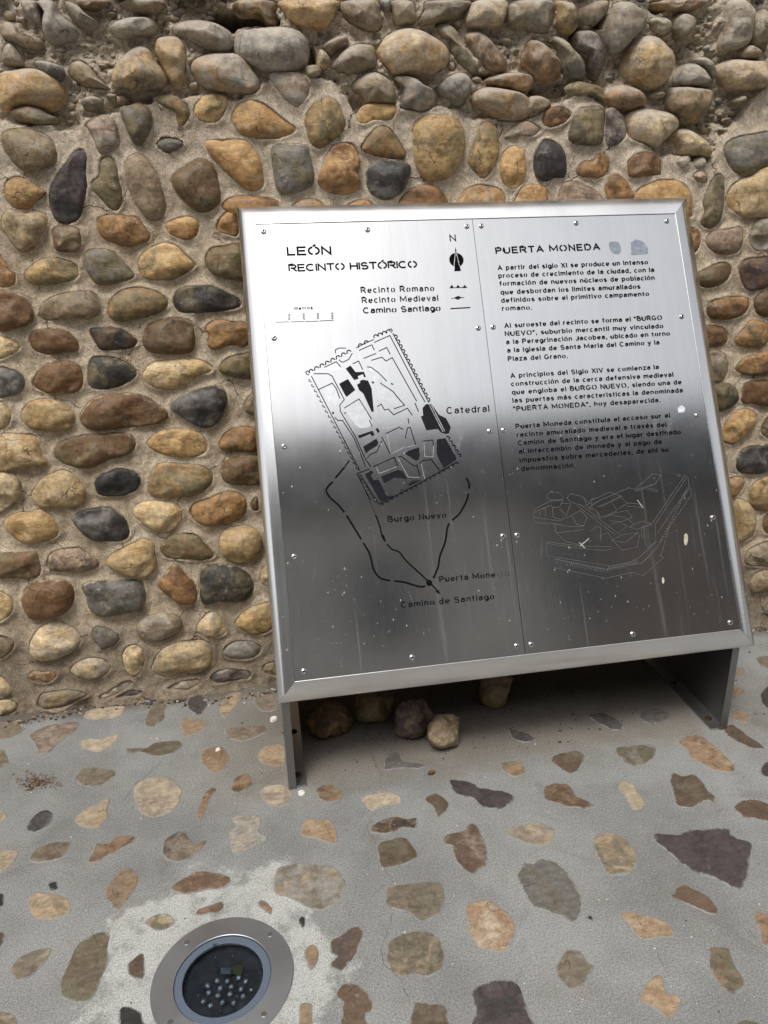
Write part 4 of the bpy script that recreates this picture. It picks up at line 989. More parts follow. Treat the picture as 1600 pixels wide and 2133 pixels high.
# lettering: every line is its own piece, fitted between the two ends measured in the photograph
def AR(cx, cy, rx, ry, a0, a1, n=9):
    return [(cx + rx * math.cos(math.radians(a0 + (a1 - a0) * i / n)), cy + ry * math.sin(math.radians(a0 + (a1 - a0) * i / n))) for i in range(n + 1)]
X = .70                                    # x-height; stencil letters drawn as strokes with bridges left open
GL = {
 'A': (.70, [[(0, 0), (.35, 1), (.70, 0)], [(.20, .32), (.50, .32)]]), 'B': (.62, [[(0, 0), (0, 1), (.34, 1)] + AR(.34, .76, .22, .24, 90, -90) + [(.14, .52)], [(.34, .52)] + AR(.36, .26, .26, .26, 90, -90) + [(.12, 0)]]),
 'C': (.70, [AR(.36, .5, .36, .5, 48, 312, 16)]), 'D': (.68, [[(0, 0), (0, 1)], [(.14, 1), (.28, 1)] + AR(.28, .5, .38, .5, 90, -90, 14) + [(.14, 0)]]), 'E': (.58, [[(.56, 1), (0, 1), (0, 0), (.58, 0)], [(.12, .52), (.5, .52)]]),
 'G': (.74, [AR(.37, .5, .37, .5, 48, 335, 16) + [(.71, .42), (.42, .42)]]), 'H': (.64, [[(0, 0), (0, 1)], [(.64, 0), (.64, 1)], [(.0, .52), (.64, .52)]]), 'I': (.0, [[(0, 0), (0, 1)]]),
 'J': (.44, [[(.44, 1), (.44, .26)] + AR(.22, .26, .22, .26, 0, -170)]), 'L': (.50, [[(0, 1), (0, 0), (.50, 0)]]), 'M': (.86, [[(0, 0), (0, 1), (.43, .22), (.86, 1), (.86, 0)]]), 'N': (.62, [[(0, 0), (0, 1), (.62, 0), (.62, 1)]]),
 'O': (.76, [AR(.38, .5, .38, .5, 103, 257, 12), AR(.38, .5, .38, .5, 77, -77, 12)]), 'P': (.58, [[(0, 0), (0, 1)], [(.13, 1), (.32, 1)] + AR(.32, .73, .26, .27, 90, -90) + [(.0, .46)]]),
 'R': (.64, [[(0, 0), (0, 1), (.36, 1)] + AR(.36, .73, .26, .27, 90, -90) + [(.14, .46)], [(.34, .46), (.64, 0)]]), 'S': (.60, [AR(.30, .74, .27, .26, 25, 250, 12) + AR(.31, .26, .29, .27, 80, -155, 12)]),
 'T': (.62, [[(0, 1), (.62, 1)], [(.31, 1), (.31, 0)]]), 'U': (.64, [[(0, 1), (0, .32)] + AR(.32, .32, .32, .32, 180, 360, 12) + [(.64, 1)]]), 'V': (.66, [[(0, 1), (.33, 0), (.66, 1)]]), 'X': (.62, [[(0, 0), (.62, 1)], [(0, 1), (.62, 0)]]),
 'a': (.46, [[(.03, .52)] + AR(.24, .49, .21, .21, 160, 0, 8) + [(.45, 0)], [(.45, .42), (.25, .40)] + AR(.2, .2, .2, .2, 80, 290, 8) + [(.45, .14)]]),
 'b': (.48, [[(0, 0), (0, 1)], AR(.24, .35, .24, .35, 160, -160, 14)]), 'c': (.46, [AR(.25, .35, .25, .35, 50, 310, 14)]), 'd': (.48, [[(.48, 0), (.48, 1)], AR(.24, .35, .24, .35, 20, 340, 14)]),
 'e': (.50, [[(.06, .36), (.49, .36)] + AR(.25, .35, .25, .35, 5, 80, 5), AR(.25, .35, .25, .35, 105, 315, 12)]), 'f': (.28, [[(.30, 1)] + AR(.24, .84, .12, .16, 90, 180, 4) + [(.12, 0)], [(0, X), (.27, X)]]),
 'g': (.48, [AR(.24, .35, .24, .35, 20, 340, 14), [(.48, X), (.48, -.06)] + AR(.25, -.06, .23, .22, 0, -150, 8)]), 'h': (.46, [[(0, 0), (0, 1)], [(0, .45)] + AR(.23, .45, .23, .25, 160, 0, 8) + [(.46, 0)]]),
 'i': (.0, [[(0, 0), (0, X)], [(0, .90), (0, 1.0)]]), '\u0131': (.0, [[(0, 0), (0, X)]]), 'l': (.0, [[(0, 0), (0, 1)]]),
 'm': (.76, [[(0, 0), (0, X)], [(0, .48)] + AR(.19, .48, .19, .22, 160, 0, 7) + [(.38, 0)], [(.38, .48)] + AR(.57, .48, .19, .22, 160, 0, 7) + [(.76, 0)]]),
 'n': (.46, [[(0, 0), (0, X)], [(0, .45)] + AR(.23, .45, .23, .25, 160, 0, 8) + [(.46, 0)]]), 'o': (.50, [AR(.25, .35, .25, .35, 106, 254, 10), AR(.25, .35, .25, .35, 74, -74, 10)]),
 'p': (.48, [[(0, X), (0, -.28)], AR(.24, .35, .24, .35, 160, -160, 14)]), 'q': (.48, [[(.48, X), (.48, -.28)], AR(.24, .35, .24, .35, 20, 340, 14)]), 'r': (.26, [[(0, 0), (0, X)], [(0, .42)] + AR(.22, .44, .21, .25, 165, 70, 5)]),
 's': (.42, [AR(.21, .52, .19, .17, 25, 250, 9) + AR(.22, .18, .20, .18, 80, -155, 9)]), 't': (.26, [[(.11, .95), (.11, .14)] + AR(.23, .13, .12, .13, 180, 270, 4), [(0, X), (.26, X)]]),
 'u': (.46, [[(0, X), (0, .25)] + AR(.23, .25, .23, .25, 180, 360, 9), [(.46, X), (.46, 0)]]), 'v': (.46, [[(0, X), (.23, 0), (.46, X)]]), 'y': (.46, [[(0, X), (.24, .02)], [(.46, X), (.16, -.28), (.04, -.28)]]), 'z': (.42, [[(0, X), (.42, X), (0, 0), (.42, 0)]]),
 '0': (.46, [AR(.23, .5, .23, .5, 105, 255, 10), AR(.23, .5, .23, .5, 75, -75, 10)]), '1': (.2, [[(0, .75), (.2, 1), (.2, 0)]]), '2': (.5, [AR(.25, .74, .24, .26, 165, -30, 9) + [(0, 0), (.5, 0)]]), '3': (.48, [AR(.23, .75, .23, .25, 150, -80, 9), AR(.23, .26, .25, .26, 80, -150, 9)]),
 '4': (.5, [[(.38, 0), (.38, 1), (0, .3), (.5, .3)]]), '.': (.0, [[(0, 0), (0, .06)]]), ',': (.05, [[(.05, .06), (0, -.16)]]), '"': (.18, [[(0, 1), (0, .72)], [(.18, 1), (.18, .72)]]),
}
ACC = {'\u00d3': ('O', .12, 1.14), '\u00e1': ('a', .10, .84), '\u00e9': ('e', .10, .84), '\u00ed': ('\u0131', .0, .84), '\u00f3': ('o', .10, .84), '\u00fa': ('u', .10, .84)}
def lettering(reg, txt, l, r, cap, wt=.17, track=.34, parent=None, mat=None, n=.0007):
    a = uv_panel(zp(reg, *l)); b = uv_panel(zp(reg, *r)); up_ = uv_panel(zp(reg, l[0] - cap * .03, l[1] - cap)); ch = np.hypot(*(up_ - a))
    d = b - a; L = np.hypot(*d); d /= L; e = np.array([-d[1], d[0]]); x = wt / 2; lay = []
    for c in txt:
        if c == ' ': x += .30 + track * .55; continue
        acc = None
        if c in ACC: c, ax, ay = ACC[c]; acc = (ax, ay)
        w, st = GL[c]; lay.append((x, st))
        if acc: lay.append((x + w / 2, [[(-.02, acc[1]), (acc[0], acc[1] + .16)]]))
        x += w + track
    tot = x - track + wt / 2; sx = L / tot; m = MB(); hw = wt / 2; z = n
    for ox, st in lay:
        for P in st:
            P = np.array(P, float); P = P * (1, 1 - wt) + (ox, hw) if True else P
            Q = np.stack([P[:, 0] * sx, P[:, 1] * ch], 1); T = np.diff(Q, axis=0); T /= (np.linalg.norm(T, axis=1)[:, None] + 1e-12); wd = hw * ch
            N = np.stack([-T[:, 1], T[:, 0]], 1); LV = []; RV = []
            for i in range(len(Q)):
                if i == 0: nn = N[0]; k = 1
                elif i == len(Q) - 1: nn = N[-1]; k = 1
                else:
                    nn = N[i - 1] + N[i]; nn /= np.linalg.norm(nn) + 1e-9; k = min(1 / max(.35, np.dot(nn, N[i])), 2.2)
                LV.append(Q[i] + nn * wd * k); RV.append(Q[i] - nn * wd * k)
            ext0 = -T[0] * wd * .6; ext1 = T[-1] * wd * .6
            if len(Q) < 5: LV[0] = LV[0] + ext0; RV[0] = RV[0] + ext0; LV[-1] = LV[-1] + ext1; RV[-1] = RV[-1] + ext1
            kk = len(Q); pts_ = [panel(*(a + d * q[0] + e * q[1]), z) for q in LV + RV]; z += .000002
            m.add(pts_, [(i, kk + i, kk + i + 1, i + 1) for i in range(kk - 1)])
    return m.build('lettering', mat or M_cut, parent or pl_map)
LM = pl_map; LT = pl_txt
lettering('P', 'LE\u00d3N', (323, 366), (585, 361), 52, .20, .22, LM)
lettering('P', 'RECINTO HIST\u00d3RICO', (333, 459), (1077, 436), 44, .20, .19, LM)
lettering('P', 'N', (1262, 285), (1299, 283), 40, .15, .2, LM)
lettering('P', 'Recinto Romano', (750, 582), (1173, 570), 36, .17, .40, LM)
lettering('P', 'Recinto Medieval', (756, 640), (1196, 626), 36, .17, .36, LM)
lettering('P', 'Camino Santiago', (763, 699), (1210, 684), 36, .19, .28, LM)
lettering('P', 'metros', (368, 678), (474, 674), 19, .2, .4, LM)
lettering('P', 'Catedral', (1243, 1276), (1490, 1263), 40, .16, .34, LM)
lettering('S', 'Burgo Nuevo', (850, 630), (1188, 604), 36, .17, .36, LM)
lettering('S', 'Puerta Mone', (1147, 975), (1468, 946), 36, .17, .36, LM)
lettering('S', 'da', (1480, 944), (1550, 938), 34, .09, .36, LM, flat_mat('worn_letter', (.05, .05, .05, 1), .6))
lettering('S', 'Camino de Santiago', (925, 1122), (1463, 1071), 36, .17, .36, LM)
lettering('Q', 'PUERTA MONEDA', (145, 357), (748, 333), 40, .20, .34, LT)
QT = [('A partir del siglo XI se produce un intenso', 158, 450, 1022, 416), ('proceso de crecimiento de la ciudad, con la', 162, 495, 1058, 460),
      ('formaci\u00f3n de nuevos n\u00facleos de poblaci\u00f3n', 168, 541, 1060, 506), ('que desbordan los l\u00edmites amurallados', 174, 590, 978, 556),
      ('definidos sobre el primitivo campamento', 178, 637, 1028, 598), ('romano.', 182, 683, 355, 677),
      ('Al suroeste del recinto se forma el "BURGO', 196, 782, 1103, 735), ('NUEVO", suburbio mercantil muy vinculado', 199, 829, 1110, 783),
      ('a la Peregrinaci\u00f3n Jacobea, ubicado en torno', 206, 876, 1148, 826), ('a la Iglesia de Santa Mar\u00eda del Camino y la', 212, 924, 1088, 877),
      ('Plaza del Grano.', 216, 973, 560, 955), ('A principios del Siglo XIV se comienza la', 231, 1070, 1085, 1018),
      ('construcci\u00f3n de la cerca defensiva medieval', 235, 1117, 1168, 1062), ('que engloba el BURGO NUEVO, siendo una de', 239, 1165, 1215, 1105),
      ('las puertas m\u00e1s caracter\u00edsticas la denominada', 243, 1212, 1222, 1152), ('"PUERTA MONEDA", hoy desaparecida.', 248, 1260, 1093, 1208)]
for t, a, b, c, d in QT: lettering('Q', t, (a, b), (c, d), 29, .195, .36, LT)
TT = [('Puerta Moneda constitu\u00eda el acceso sur al', 150, 92, 1038, 27), ('recinto amurallado medieval a trav\u00e9s del', 157, 140, 1018, 80),
      ('Camino de Santiago y era el lugar destinado', 163, 188, 1100, 122), ('al intercambio de moneda y al pago de', 169, 236, 992, 178),
      ('impuestos sobre mercader\u00edas, de ah\u00ed su', 174, 286, 1030, 224), ('denominaci\u00f3n.', 182, 335, 493, 315)]
for t, a, b, c, d in TT: lettering('T', t, (a, b), (c, d), 29, .195, .36, LT)
for k, x in enumerate((340, 423, 504, 587)):
    lettering('P', '%d' % ((k + 1) * 100), (x + 6, 737 - k * 2), (x + 5, 701 - k * 3), 13, .2, .35, LM)

# flat shapes on the plates
def ppoly(name, reg, s, mat=None, parent=None, n=.0005, smooth=0):
    P = np.array([uv_panel(p) for p in pts(reg, s)])
    if smooth: P = catmull(P, n=smooth)
    if area2(P) < 0: P = P[::-1]
    return mk(name, [panel(u, v, n) for u, v in P], [tuple(range(len(P)))], mat or M_cutgrey, parent or pl_map)
def line_into(m, P, w, n=.0006, taper=False):
    P = np.asarray(P, float)
    for i in range(len(P) - 1):
        a, b = P[i], P[i + 1]; d = b - a; L = np.hypot(*d)
        if L < 1e-6: continue
        d = d / L; e = np.array([-d[1], d[0]]) * w / 2; x = d * w * .35
        m.add([panel(*(a - e - x), n), panel(*(b - e + x), n), panel(*(b + e + x), n), panel(*(a + e - x), n)], [(0, 1, 2, 3)])
        n += .000004
def lines(name, reg, ss, w, mat=None, parent=None, smooth=False, n=.0006, trim=0):
    m = MB()
    for s in ss:
        P = np.array([uv_panel(p) for p in pts(reg, s)])
        if smooth and len(P) > 2:
            Q = [];
            for i in range(len(P) - 1):
                p0 = P[max(i - 1, 0)]; p1 = P[i]; p2 = P[i + 1]; p3 = P[min(i + 2, len(P) - 1)]
                for k in range(6):
                    u = k / 6; Q.append(.5 * ((2 * p1) + (-p0 + p2) * u + (2 * p0 - 5 * p1 + 4 * p2 - p3) * u * u + (-p0 + 3 * p1 - 3 * p2 + p3) * u ** 3))
            P = np.array(Q + [P[-1]])
        if trim:
            L_ = np.concatenate([[0], np.cumsum(np.linalg.norm(np.diff(P, axis=0), axis=1))]); tt = np.concatenate([[trim], L_[(L_ > trim) & (L_ < L_[-1] - trim)], [L_[-1] - trim]])
            P = np.stack([np.interp(tt, L_, P[:, j]) for j in (0, 1)], 1)
        line_into(m, P, w, n)
    return m.build(name, mat or M_cut, parent or pl_map)
MAPB = ['418 375 452 352 490 400 550 398 565 435 552 438 543 415 505 430 512 448 480 458', '370 485 434 450 488 530 425 580 410 560',
        '500 492 525 475 520 465 540 455 580 462 606 520 622 685 607 690 545 555 515 530',
        '963 722 980 715 975 660 1000 632 1040 632 1095 710 1145 735 1180 800 1165 845 1140 848 1110 838 1085 812 1003 822',
        '505 860 612 825 628 855 608 865 595 848 518 880', '635 812 650 805 665 832 650 842', '545 940 640 883 655 910 650 930 580 975 565 992',
        '845 990 880 968 950 945 955 1010 948 1030 930 1045', '1078 888 1140 878 1220 1020 1215 1040 1128 1095 1088 1020 1078 990',
        '555 1140 605 1112 618 1130 600 1150 622 1185 655 1178 720 1300 760 1294 765 1300 675 1342', '675 1155 800 1108 830 1120 862 1175 825 1170 770 1165 700 1208',
        '868 1210 895 1192 970 1180 935 1200 880 1225', '808 1258 835 1245 838 1250 812 1265', '318 690 330 686 335 702 322 706', '405 695 425 690 412 705', '745 480 752 478 765 490 752 494', '608 468 625 470 618 485 608 480']
for s in MAPB: ppoly('map_building', 'R', s)
M_rec = flat_mat('scuffed_recess', (.74, .76, .78, 1), .34, .93, 60, .10, 0)
for s_ in ('245 525 318 490 345 525 368 600 352 640 330 650 262 560', '420 668 512 608 598 745 602 790 520 805 460 745', '585 372 640 395 705 465 668 476 720 520 790 590 835 642 780 662 700 600 650 612 640 520', '285 365 345 335 372 385 300 390'): ppoly('map_recess', 'R', s_, M_rec, n=.00035, smooth=40)
M_stripe = flat_mat('pale_stripe', (.55, .55, .55, 1), .5, .5)
lines('cathedral_stripe', 'R', ['1022 636 1122 832', '1036 634 1134 828'], .0016, M_stripe, n=.0010)
MAPL = ['170 430 330 740 520 1115', '188 412 290 412 320 430 408 600 375 640 380 685 490 870 560 1030 600 1085', '340 730 365 752 395 750 480 880 545 1040 562 1085', '225 525 320 480 350 520 375 590',
        '410 660 515 595 605 740', '590 750 608 790', '265 365 350 325 380 360', '345 262 343 240 370 226 418 226', '370 312 385 325 400 328 440 308 465 265', '515 243 608 202 625 240', '550 300 638 265',
        '625 185 738 135 960 560 992 615', '660 248 715 222 740 270', '605 315 680 292 710 320 755 295 932 610', '920 625 945 685', '470 340 512 320 540 380', '575 362 600 365 650 400 715 465', '670 480 760 540 800 590 845 640 770 665',
        '648 650 675 632 700 675 728 668 765 710 865 662 900 712', '710 845 805 800 832 815', '870 735 876 770', '850 880 865 805 885 800 925 925', '680 870 742 995', '570 1025 600 995 640 980 680 900', '620 1085 770 1018 792 1080',
        '800 1015 820 1010 910 1080 935 1075 955 1150', '955 1060 975 1040 1040 1035 1095 1110', '975 900 1048 893 1055 930', '500 1135 590 1103', '520 1140 660 1358 990 1185 1222 1050', '500 1140 600 1330', '495 225 550 195 620 165',
        '760 120 1020 620', '150 420 135 415 128 402 138 392 155 396', '735 90 750 88 756 100 748 112']
lines('map_line', 'R', MAPL, .0021, n=.0006)
MAPT = ['640 600 655 612', '715 840 745 995 840 945', '650 650 690 815 790 790 830 765 870 770', '640 1090 660 1135 790 1085', '800 1030 870 1160 950 1165', '965 1065 990 1170', '985 905 990 1010 1050 1015 1055 930', '855 945 920 930']
lines('map_line', 'R', MAPT, .0009, M_etch, n=.0005)
def crenels(a, b, n, size, side, reg='R', w=.0026):
    m = MB(); A, B = uv_panel(zp(reg, *a)), uv_panel(zp(reg, *b)); d = B - A; L = np.hypot(*d); d /= L; e = np.array([-d[1], d[0]]) * side; st = L / n
    for i in range(n):
        c = A + d * st * (i + .5); r = size
        P = [c - d * st * .42] + [c + d * r * math.cos(t) + e * r * math.sin(t) * 1.15 for t in (3.1, 2.5, 1.9, 1.3, .7, .1)]
        line_into(m, P, w, .0007)
    return m.build('town_wall_battlements', M_cut, pl_map)
crenels((150, 408), (462, 248), 8, .0052, 1); crenels((505, 222), (590, 178), 2, .0052, 1); crenels((622, 152), (745, 104), 4, .0052, 1)
crenels((768, 128), (1022, 618), 14, .0046, 1); crenels((1148, 862), (1252, 1022), 5, .0038, 1)
crenels((512, 1112), (150, 440), 18, .0028, 1, w=.0018); crenels((668, 1362), (1246, 1046), 17, -.0030, 1, w=.0013); crenels((642, 1345), (532, 1158), 7, .0028, 1, w=.0013)
for q_ in ['605 308 545 378', '537 392 505 425 497 450 520 490 560 525 603 575', '610 585 700 732', '705 742 745 810 765 890 790 935 820 955 868 965', '882 965 950 975 1030 998 1070 995',
      '1298 370 1315 405 1316 440', '1314 455 1300 510 1260 580 1215 620', '1203 630 1190 670 1180 740 1150 820 1140 880 1110 955']: lines('medieval_wall_line', 'S', [q_], .0044, smooth=True, trim=.0038)
for q_ in ['780 588 800 640 815 700 825 725', '845 755 875 785 915 800 960 855 1085 970 1140 1030', '628 275 605 305']: lines('pilgrim_way_line', 'S', [q_], .0034, smooth=True, n=.0008)
lines('pilgrim_way_line', 'S', ['680 350 775 580'], .0010)
ppoly('arrow_head', 'S', '815 712 826 698 840 742 826 735', M_cut, n=.0009); ppoly('arrow_head', 'S', '1122 1028 1140 1016 1153 1044', M_cut, n=.0009)
def disc(name, reg, c, r, mat=None, n=.0010, k=28):
    A = uv_panel(zp(reg, *c)); ru = abs(uv_panel(zp(reg, c[0] + r, c[1]))[0] - A[0])
    return mk(name, [panel(A[0] + ru * math.cos(6.28318 * i / k), A[1] + ru * math.sin(6.28318 * i / k), n) for i in range(k)], [tuple(range(k))], mat or M_cut, pl_map)
disc('gate_dot', 'S', (1087, 977), 17)
lines('legend_line', 'P', ['1267 670 1376 664'], .0030); lines('legend_line', 'P', ['1270 611 1343 606'], .0014); lines('legend_line', 'P', ['1261 551 1360 548'], .0018)
ppoly('legend_mark', 'P', '1285 608 1308 597 1330 606 1308 619', n=.0009)
for x in (1272, 1308, 1346): ppoly('legend_mark', 'P', '%d 552 %d 540 %d 535 %d 540 %d 551' % (x - 9, x - 7, x, x + 7, x + 9), n=.0008)
lines('scale_bar', 'P', ['262 748 337 746', '347 746 422 744', '430 744 505 742', '513 741 592 737'], .0014)
disc('compass_disc', 'P', (1299, 390), 41, n=.0006)
ppoly('compass_needle', 'P', '1293 315 1303 358 1290 358', M_cut, n=.0008)
lines('compass_slit', 'P', ['1293 345 1284 428', '1297 345 1316 425'], .0016, M_stripe, n=.0009)
ppoly('compass_foot', 'P', '1290 425 1317 424 1325 453 1287 455', M_cut, n=.0010)
# remains of stickers
M_res = flat_mat('torn_sticker', '#8b93a0', .8); M_resw = flat_mat('torn_white_sticker', '#dcdce6', .6)
ppoly('torn_sticker', 'Q', '798 292 820 285 850 290 866 320 862 350 845 357 820 350 802 325', M_res, pl_txt, smooth=30)
ppoly('torn_sticker', 'Q', '922 290 950 272 985 282 1005 300 1020 325 1018 355 970 360 926 362', M_res, pl_txt, n=.0006)
ppoly('torn_sticker', 'Q', '1190 1240 1215 1225 1235 1240 1228 1265 1195 1268', M_resw, pl_txt)
ppoly('bird_dropping', 'T', '1120 700 1130 692 1140 715 1134 755 1122 760 1116 730', flat_mat('lime', '#b9b69c', .8), pl_txt, smooth=18)
ppoly('bird_dropping', 'T', '992 948 998 945 1004 962 998 982 991 970', flat_mat('lime2', '#c9c8ba', .8), pl_txt, smooth=14)
for q_ in ['850 502 880 545', '570 722 520 765', '516 745 545 775']: lines('scratch', 'T', [q_], .0022, M_etch, pl_txt)
# etched aerial drawing of the gate
M_draw = flat_mat('etched_drawing_line', (.15, .15, .15, 1), .6, .3, bump=0)
DR = ['255 555 345 508 420 500 405 540 360 545 355 530 255 570 255 600 360 615 415 620', '255 605 255 630 415 640', '325 475 345 455 405 460 425 490 410 500 340 500 325 475', '443 490 465 465 530 480 575 520 540 535 470 515 443 490',
      '410 520 465 520 440 590 400 550', '360 545 365 600 410 612 470 590 520 560 560 600 540 650 470 655 375 640', '375 640 380 690 540 670', '385 690 430 735 500 755 590 735', '470 590 500 640 540 650', '290 560 290 590', '320 550 322 595',
      '500 530 720 700', '520 525 740 695', '575 540 620 510 800 430 830 440 940 350 985 360 950 410 840 440', '590 500 690 455 760 480 620 540', '640 540 700 510 730 560 680 590 640 600 620 570', '700 510 750 480 790 520 740 550',
      '780 515 875 525', '785 535 880 545', '660 600 720 575 790 560 820 600 760 625 690 620', '700 640 740 625 790 650 740 690', '835 450 905 430 970 445', '905 440 965 455', '800 655 880 620 930 640 850 670 800 655', '700 735 760 700 850 690 780 745 700 735',
      '720 745 760 790 850 770 860 700', '885 650 890 745 910 775 955 740 950 640', '870 655 875 720', '935 635 1120 360 1140 370 1145 430', '950 640 1130 375', '965 690 1000 640 1030 590 1150 430 1160 470 1030 660 985 820 975 820',
      '325 740 520 765 700 770', '325 750 500 775 640 790 700 785', '325 760 330 820 690 880 800 860 860 830 960 740', '640 740 640 700 680 690 715 740', '575 680 620 650 640 660 635 720', '370 890 670 950 820 915 880 935 1000 830 970 820', '375 840 665 900 860 860',
      '590 545 580 500 600 490', '540 480 560 540 610 560 640 620', '700 590 780 600 830 640', '300 640 300 630']
lines('etched_drawing', 'T', DR, .0009, M_draw, pl_txt, n=.0004)
Z1 = []
for i in range(22):
    x = 375 + i * 13.5; y = 850 + i * 2.4; Z1.append('%d %d %d %d' % (x, y - 12, x + 9, y + 18))
for i in range(14):
    x = 675 + i * 13; y = 897 - i * 3; Z1.append('%d %d %d %d' % (x, y + 14, x + 9, y - 14))
for i in range(34):
    u = i / 33; x = 860 + u * 270 + 25 * math.sin(u * 3.1); y = 870 - u * 430 + 20 * math.sin(u * 6); Z1.append('%d %d %d %d' % (x, y, x + 20, y - 6))
lines('etched_drawing', 'T', Z1, .0011, M_draw, pl_txt, n=.00045)

# closed underside and back of the desk-shaped casing
m = MB(); m.hexa([(LG0 + .006, 1.505, .262), (LG1 - .006, 1.505, .262), (LG1 - .006, 1.505, .266), (LG0 + .006, 1.505, .266), (LG0 + .006, YW - .085, .262), (LG1 - .006, YW - .085, .262), (LG1 - .006, YW - .085, .266), (LG0 + .006, YW - .085, .266)])
m.build('casing_floor', M_leg, root)
m = MB(); yb0, zb1 = YW - .0845, 1.0
m.box((LG0 + .006, yb0, .262), (LG1 - .006, yb0 + .003, .93)); m.build('casing_back', M_leg, root)
# legs: bent plates with a front flange and a foot flange bolted down
LXs = (-.0121 * SC, .9623 * SC); YL = 1.2401 * SC; YB = YW - .075; ZT = P0[2] - .004
def zunder(y):                              # underside of the panel box at depth y
    c0 = panel(0, V0, DEP); c1 = panel(0, V1, DEP); f = (y - c0[1]) / (c1[1] - c0[1]); return c0[2] + f * (c1[2] - c0[2])
def leg(x, side):
    t = .004; m = MB(); xi = x + side * t
    ytop = [YL, YL + .05, YB]; zt = [P0[2] - .004, max(zunder(YL + .05), P0[2] - .004), zunder(YB) - .002]
    xa, xb = sorted((x, xi)); prof = [(YL + t + .0005, 0.0005), (YB, .0005), (YB, zt[2]), (YL + .05, zt[1]), (YL + t + .0005, zt[0] if zt[0] < zt[1] else zt[1])]
    k = len(prof); m.add([(xa, y, z) for y, z in prof] + [(xb, y, z) for y, z in prof], [tuple(range(k)), tuple(range(2 * k - 1, k - 1, -1))] + [(i, k + i, k + (i + 1) % k, (i + 1) % k) for i in range(k)])
    o = m.build('leg_plate', M_leg, root)
    m = MB(); xa, xb = sorted((x, x + side * .019)); m.box((xa, YL, .0005), (xb, YL + t, ZT)); m.build('front_flange', M_leg, o)
    m = MB(); xa, xb = sorted((xi + side * .0004, xi + side * .040)); m.box((xa, YL + t + .001, .0008), (xb, YB - .01, .0052)); m.build('foot_flange', M_foot, o)
    rust = flat_mat('rusty_bolt', (.06, .028, .018, 1), .8, .4, 600, .5, .6)
    for y in (YL + .045, YL + .22):
        V, F = revolve([(.0095, .0053), (.009, .0075), (.0052, .0078), (.005, .011), (.002, .0112)], 8, lambda a, b, z: (xi + side * .021 + a, y + b, z))
        mk('bolt', V, F, rust, o)
leg(LXs[0], 1); leg(LXs[1], -1)

# ------------------------------------------------------------------ recessed uplight
cx, cy = RINGC
up_ = empty('ground_uplight', (cx, cy, 0), 'round recessed floor light with steel ring and dark glass, set in pale cement', 'floor light')
def rev3(prof, n=96, close=False):
    V = []; F = []
    for r, z in prof:
        for k in range(n): a = 6.28318 * k / n; V.append((cx + r * math.cos(a), cy + r * math.sin(a), z))
    for j in range(len(prof) - 1):
        for k in range(n): F.append((j * n + k, j * n + (k + 1) % n, (j + 1) * n + (k + 1) % n, (j + 1) * n + k))
    if close: F.append(tuple((len(prof) - 1) * n + k for k in range(n)))
    return V, F
R = RINGR; RI = R * .684; RG = R * .567
V, F = rev3([(R, .0003), (R, .0035), (R - .001, .0045), (RI + .001, .0045), (RI, .004), (RI, -.006)]); ring = mk('steel_ring', V, F, M_ring, up_, smooth=False)
M_bez = flat_mat('blue_grey_gasket', '#5e6877', .35, .1, 300, .12, .1)
V, F = rev3([(RI - .0003, -.004), (RI - .0006, .001), (RI - .002, .002), (RG + .001, .0022), (RG, .0012), (RG, -.004)]); bez = mk('inner_rim', V, F, M_bez, up_, smooth=False)
M_int = flat_mat('lamp_interior', (.020, .023, .029, 1), .45, 0, 40, .5, .3)
V, F = rev3([(RG + .004, -.004), (RG + .004, -.012), (RG * .9, -.0125)], close=True); hous = mk('housing', V, F, M_int, up_, smooth=False)
gm = NT('lamp_glass'); gm.b.inputs['Base Color'].default_value = (.72, .78, .82, 1); gm.b.inputs['Roughness'].default_value = .03; gm.b.inputs['Transmission Weight'].default_value = 1; gm.b.inputs['IOR'].default_value = 1.2
V, F = rev3([(RG - .0005, -.0002), (RG - .0005, -.0002)], close=False)
n = 64; gv = [(cx + (RG - .0003) * math.cos(6.28318 * k / n), cy + (RG - .0003) * math.sin(6.28318 * k / n), z) for z in (.0008, -.0025) for k in range(n)]
mk('glass', gv, [tuple(range(n)), tuple(range(2 * n - 1, n - 1, -1))] + [(k, n + k, n + (k + 1) % n, (k + 1) % n) for k in range(n)], gm.m, up_)
def slotted(p, r, z):
    w = on_floor(p, z); V, F = revolve([(r, .0001), (r, .0006), (r * .8, .0009), (r * .45, .0009), (r * .4, .0002)], 18, lambda a, b, c: (w[0] + a, w[1] + b, z + c)); return mk('ring_screw', V, F, M_screw, ring)
for p in ((389, 1964), (563, 1947), (550, 2113), (355, 2130)): slotted(p, .0052, .0045)
LEDZ = -.007
LEDS = [(770, 730), (855, 738), (950, 705), (1008, 738), (690, 775), (795, 795), (888, 782), (970, 803), (700, 832), (778, 858), (878, 845), (988, 862), (655, 905), (713, 940), (815, 912), (908, 915), (800, 992), (610, 858), (1062, 812)]
M_lens = flat_mat('led_lens', (.30, .32, .36, 1), .38, .75, 10, .05, 0)
for p in LEDS:
    w = on_floor(zp('K', *p), LEDZ); r = .0050 if p not in ((800, 992), (610, 858), (1062, 812)) else .0018
    V, F = revolve([(r, -.002), (r * .92, .0006), (r * .68, .0022), (r * .35, .003), (r * .12, .0032)], 14, lambda a, b, c: (w[0] + a, w[1] + b, LEDZ + c)); mk('led_lens', V, F, M_lens, hous, smooth=True)
def fquad(name, reg, s, z, mat, par):
    return mk(name, [on_floor(p, z) for p in pts(reg, s)], [(3, 2, 1, 0)], mat, par)
fquad('label_plate', 'K', '800 625 885 625 880 680 800 675', LEDZ, flat_mat('grey_label', '#4a525c', .6), hous)
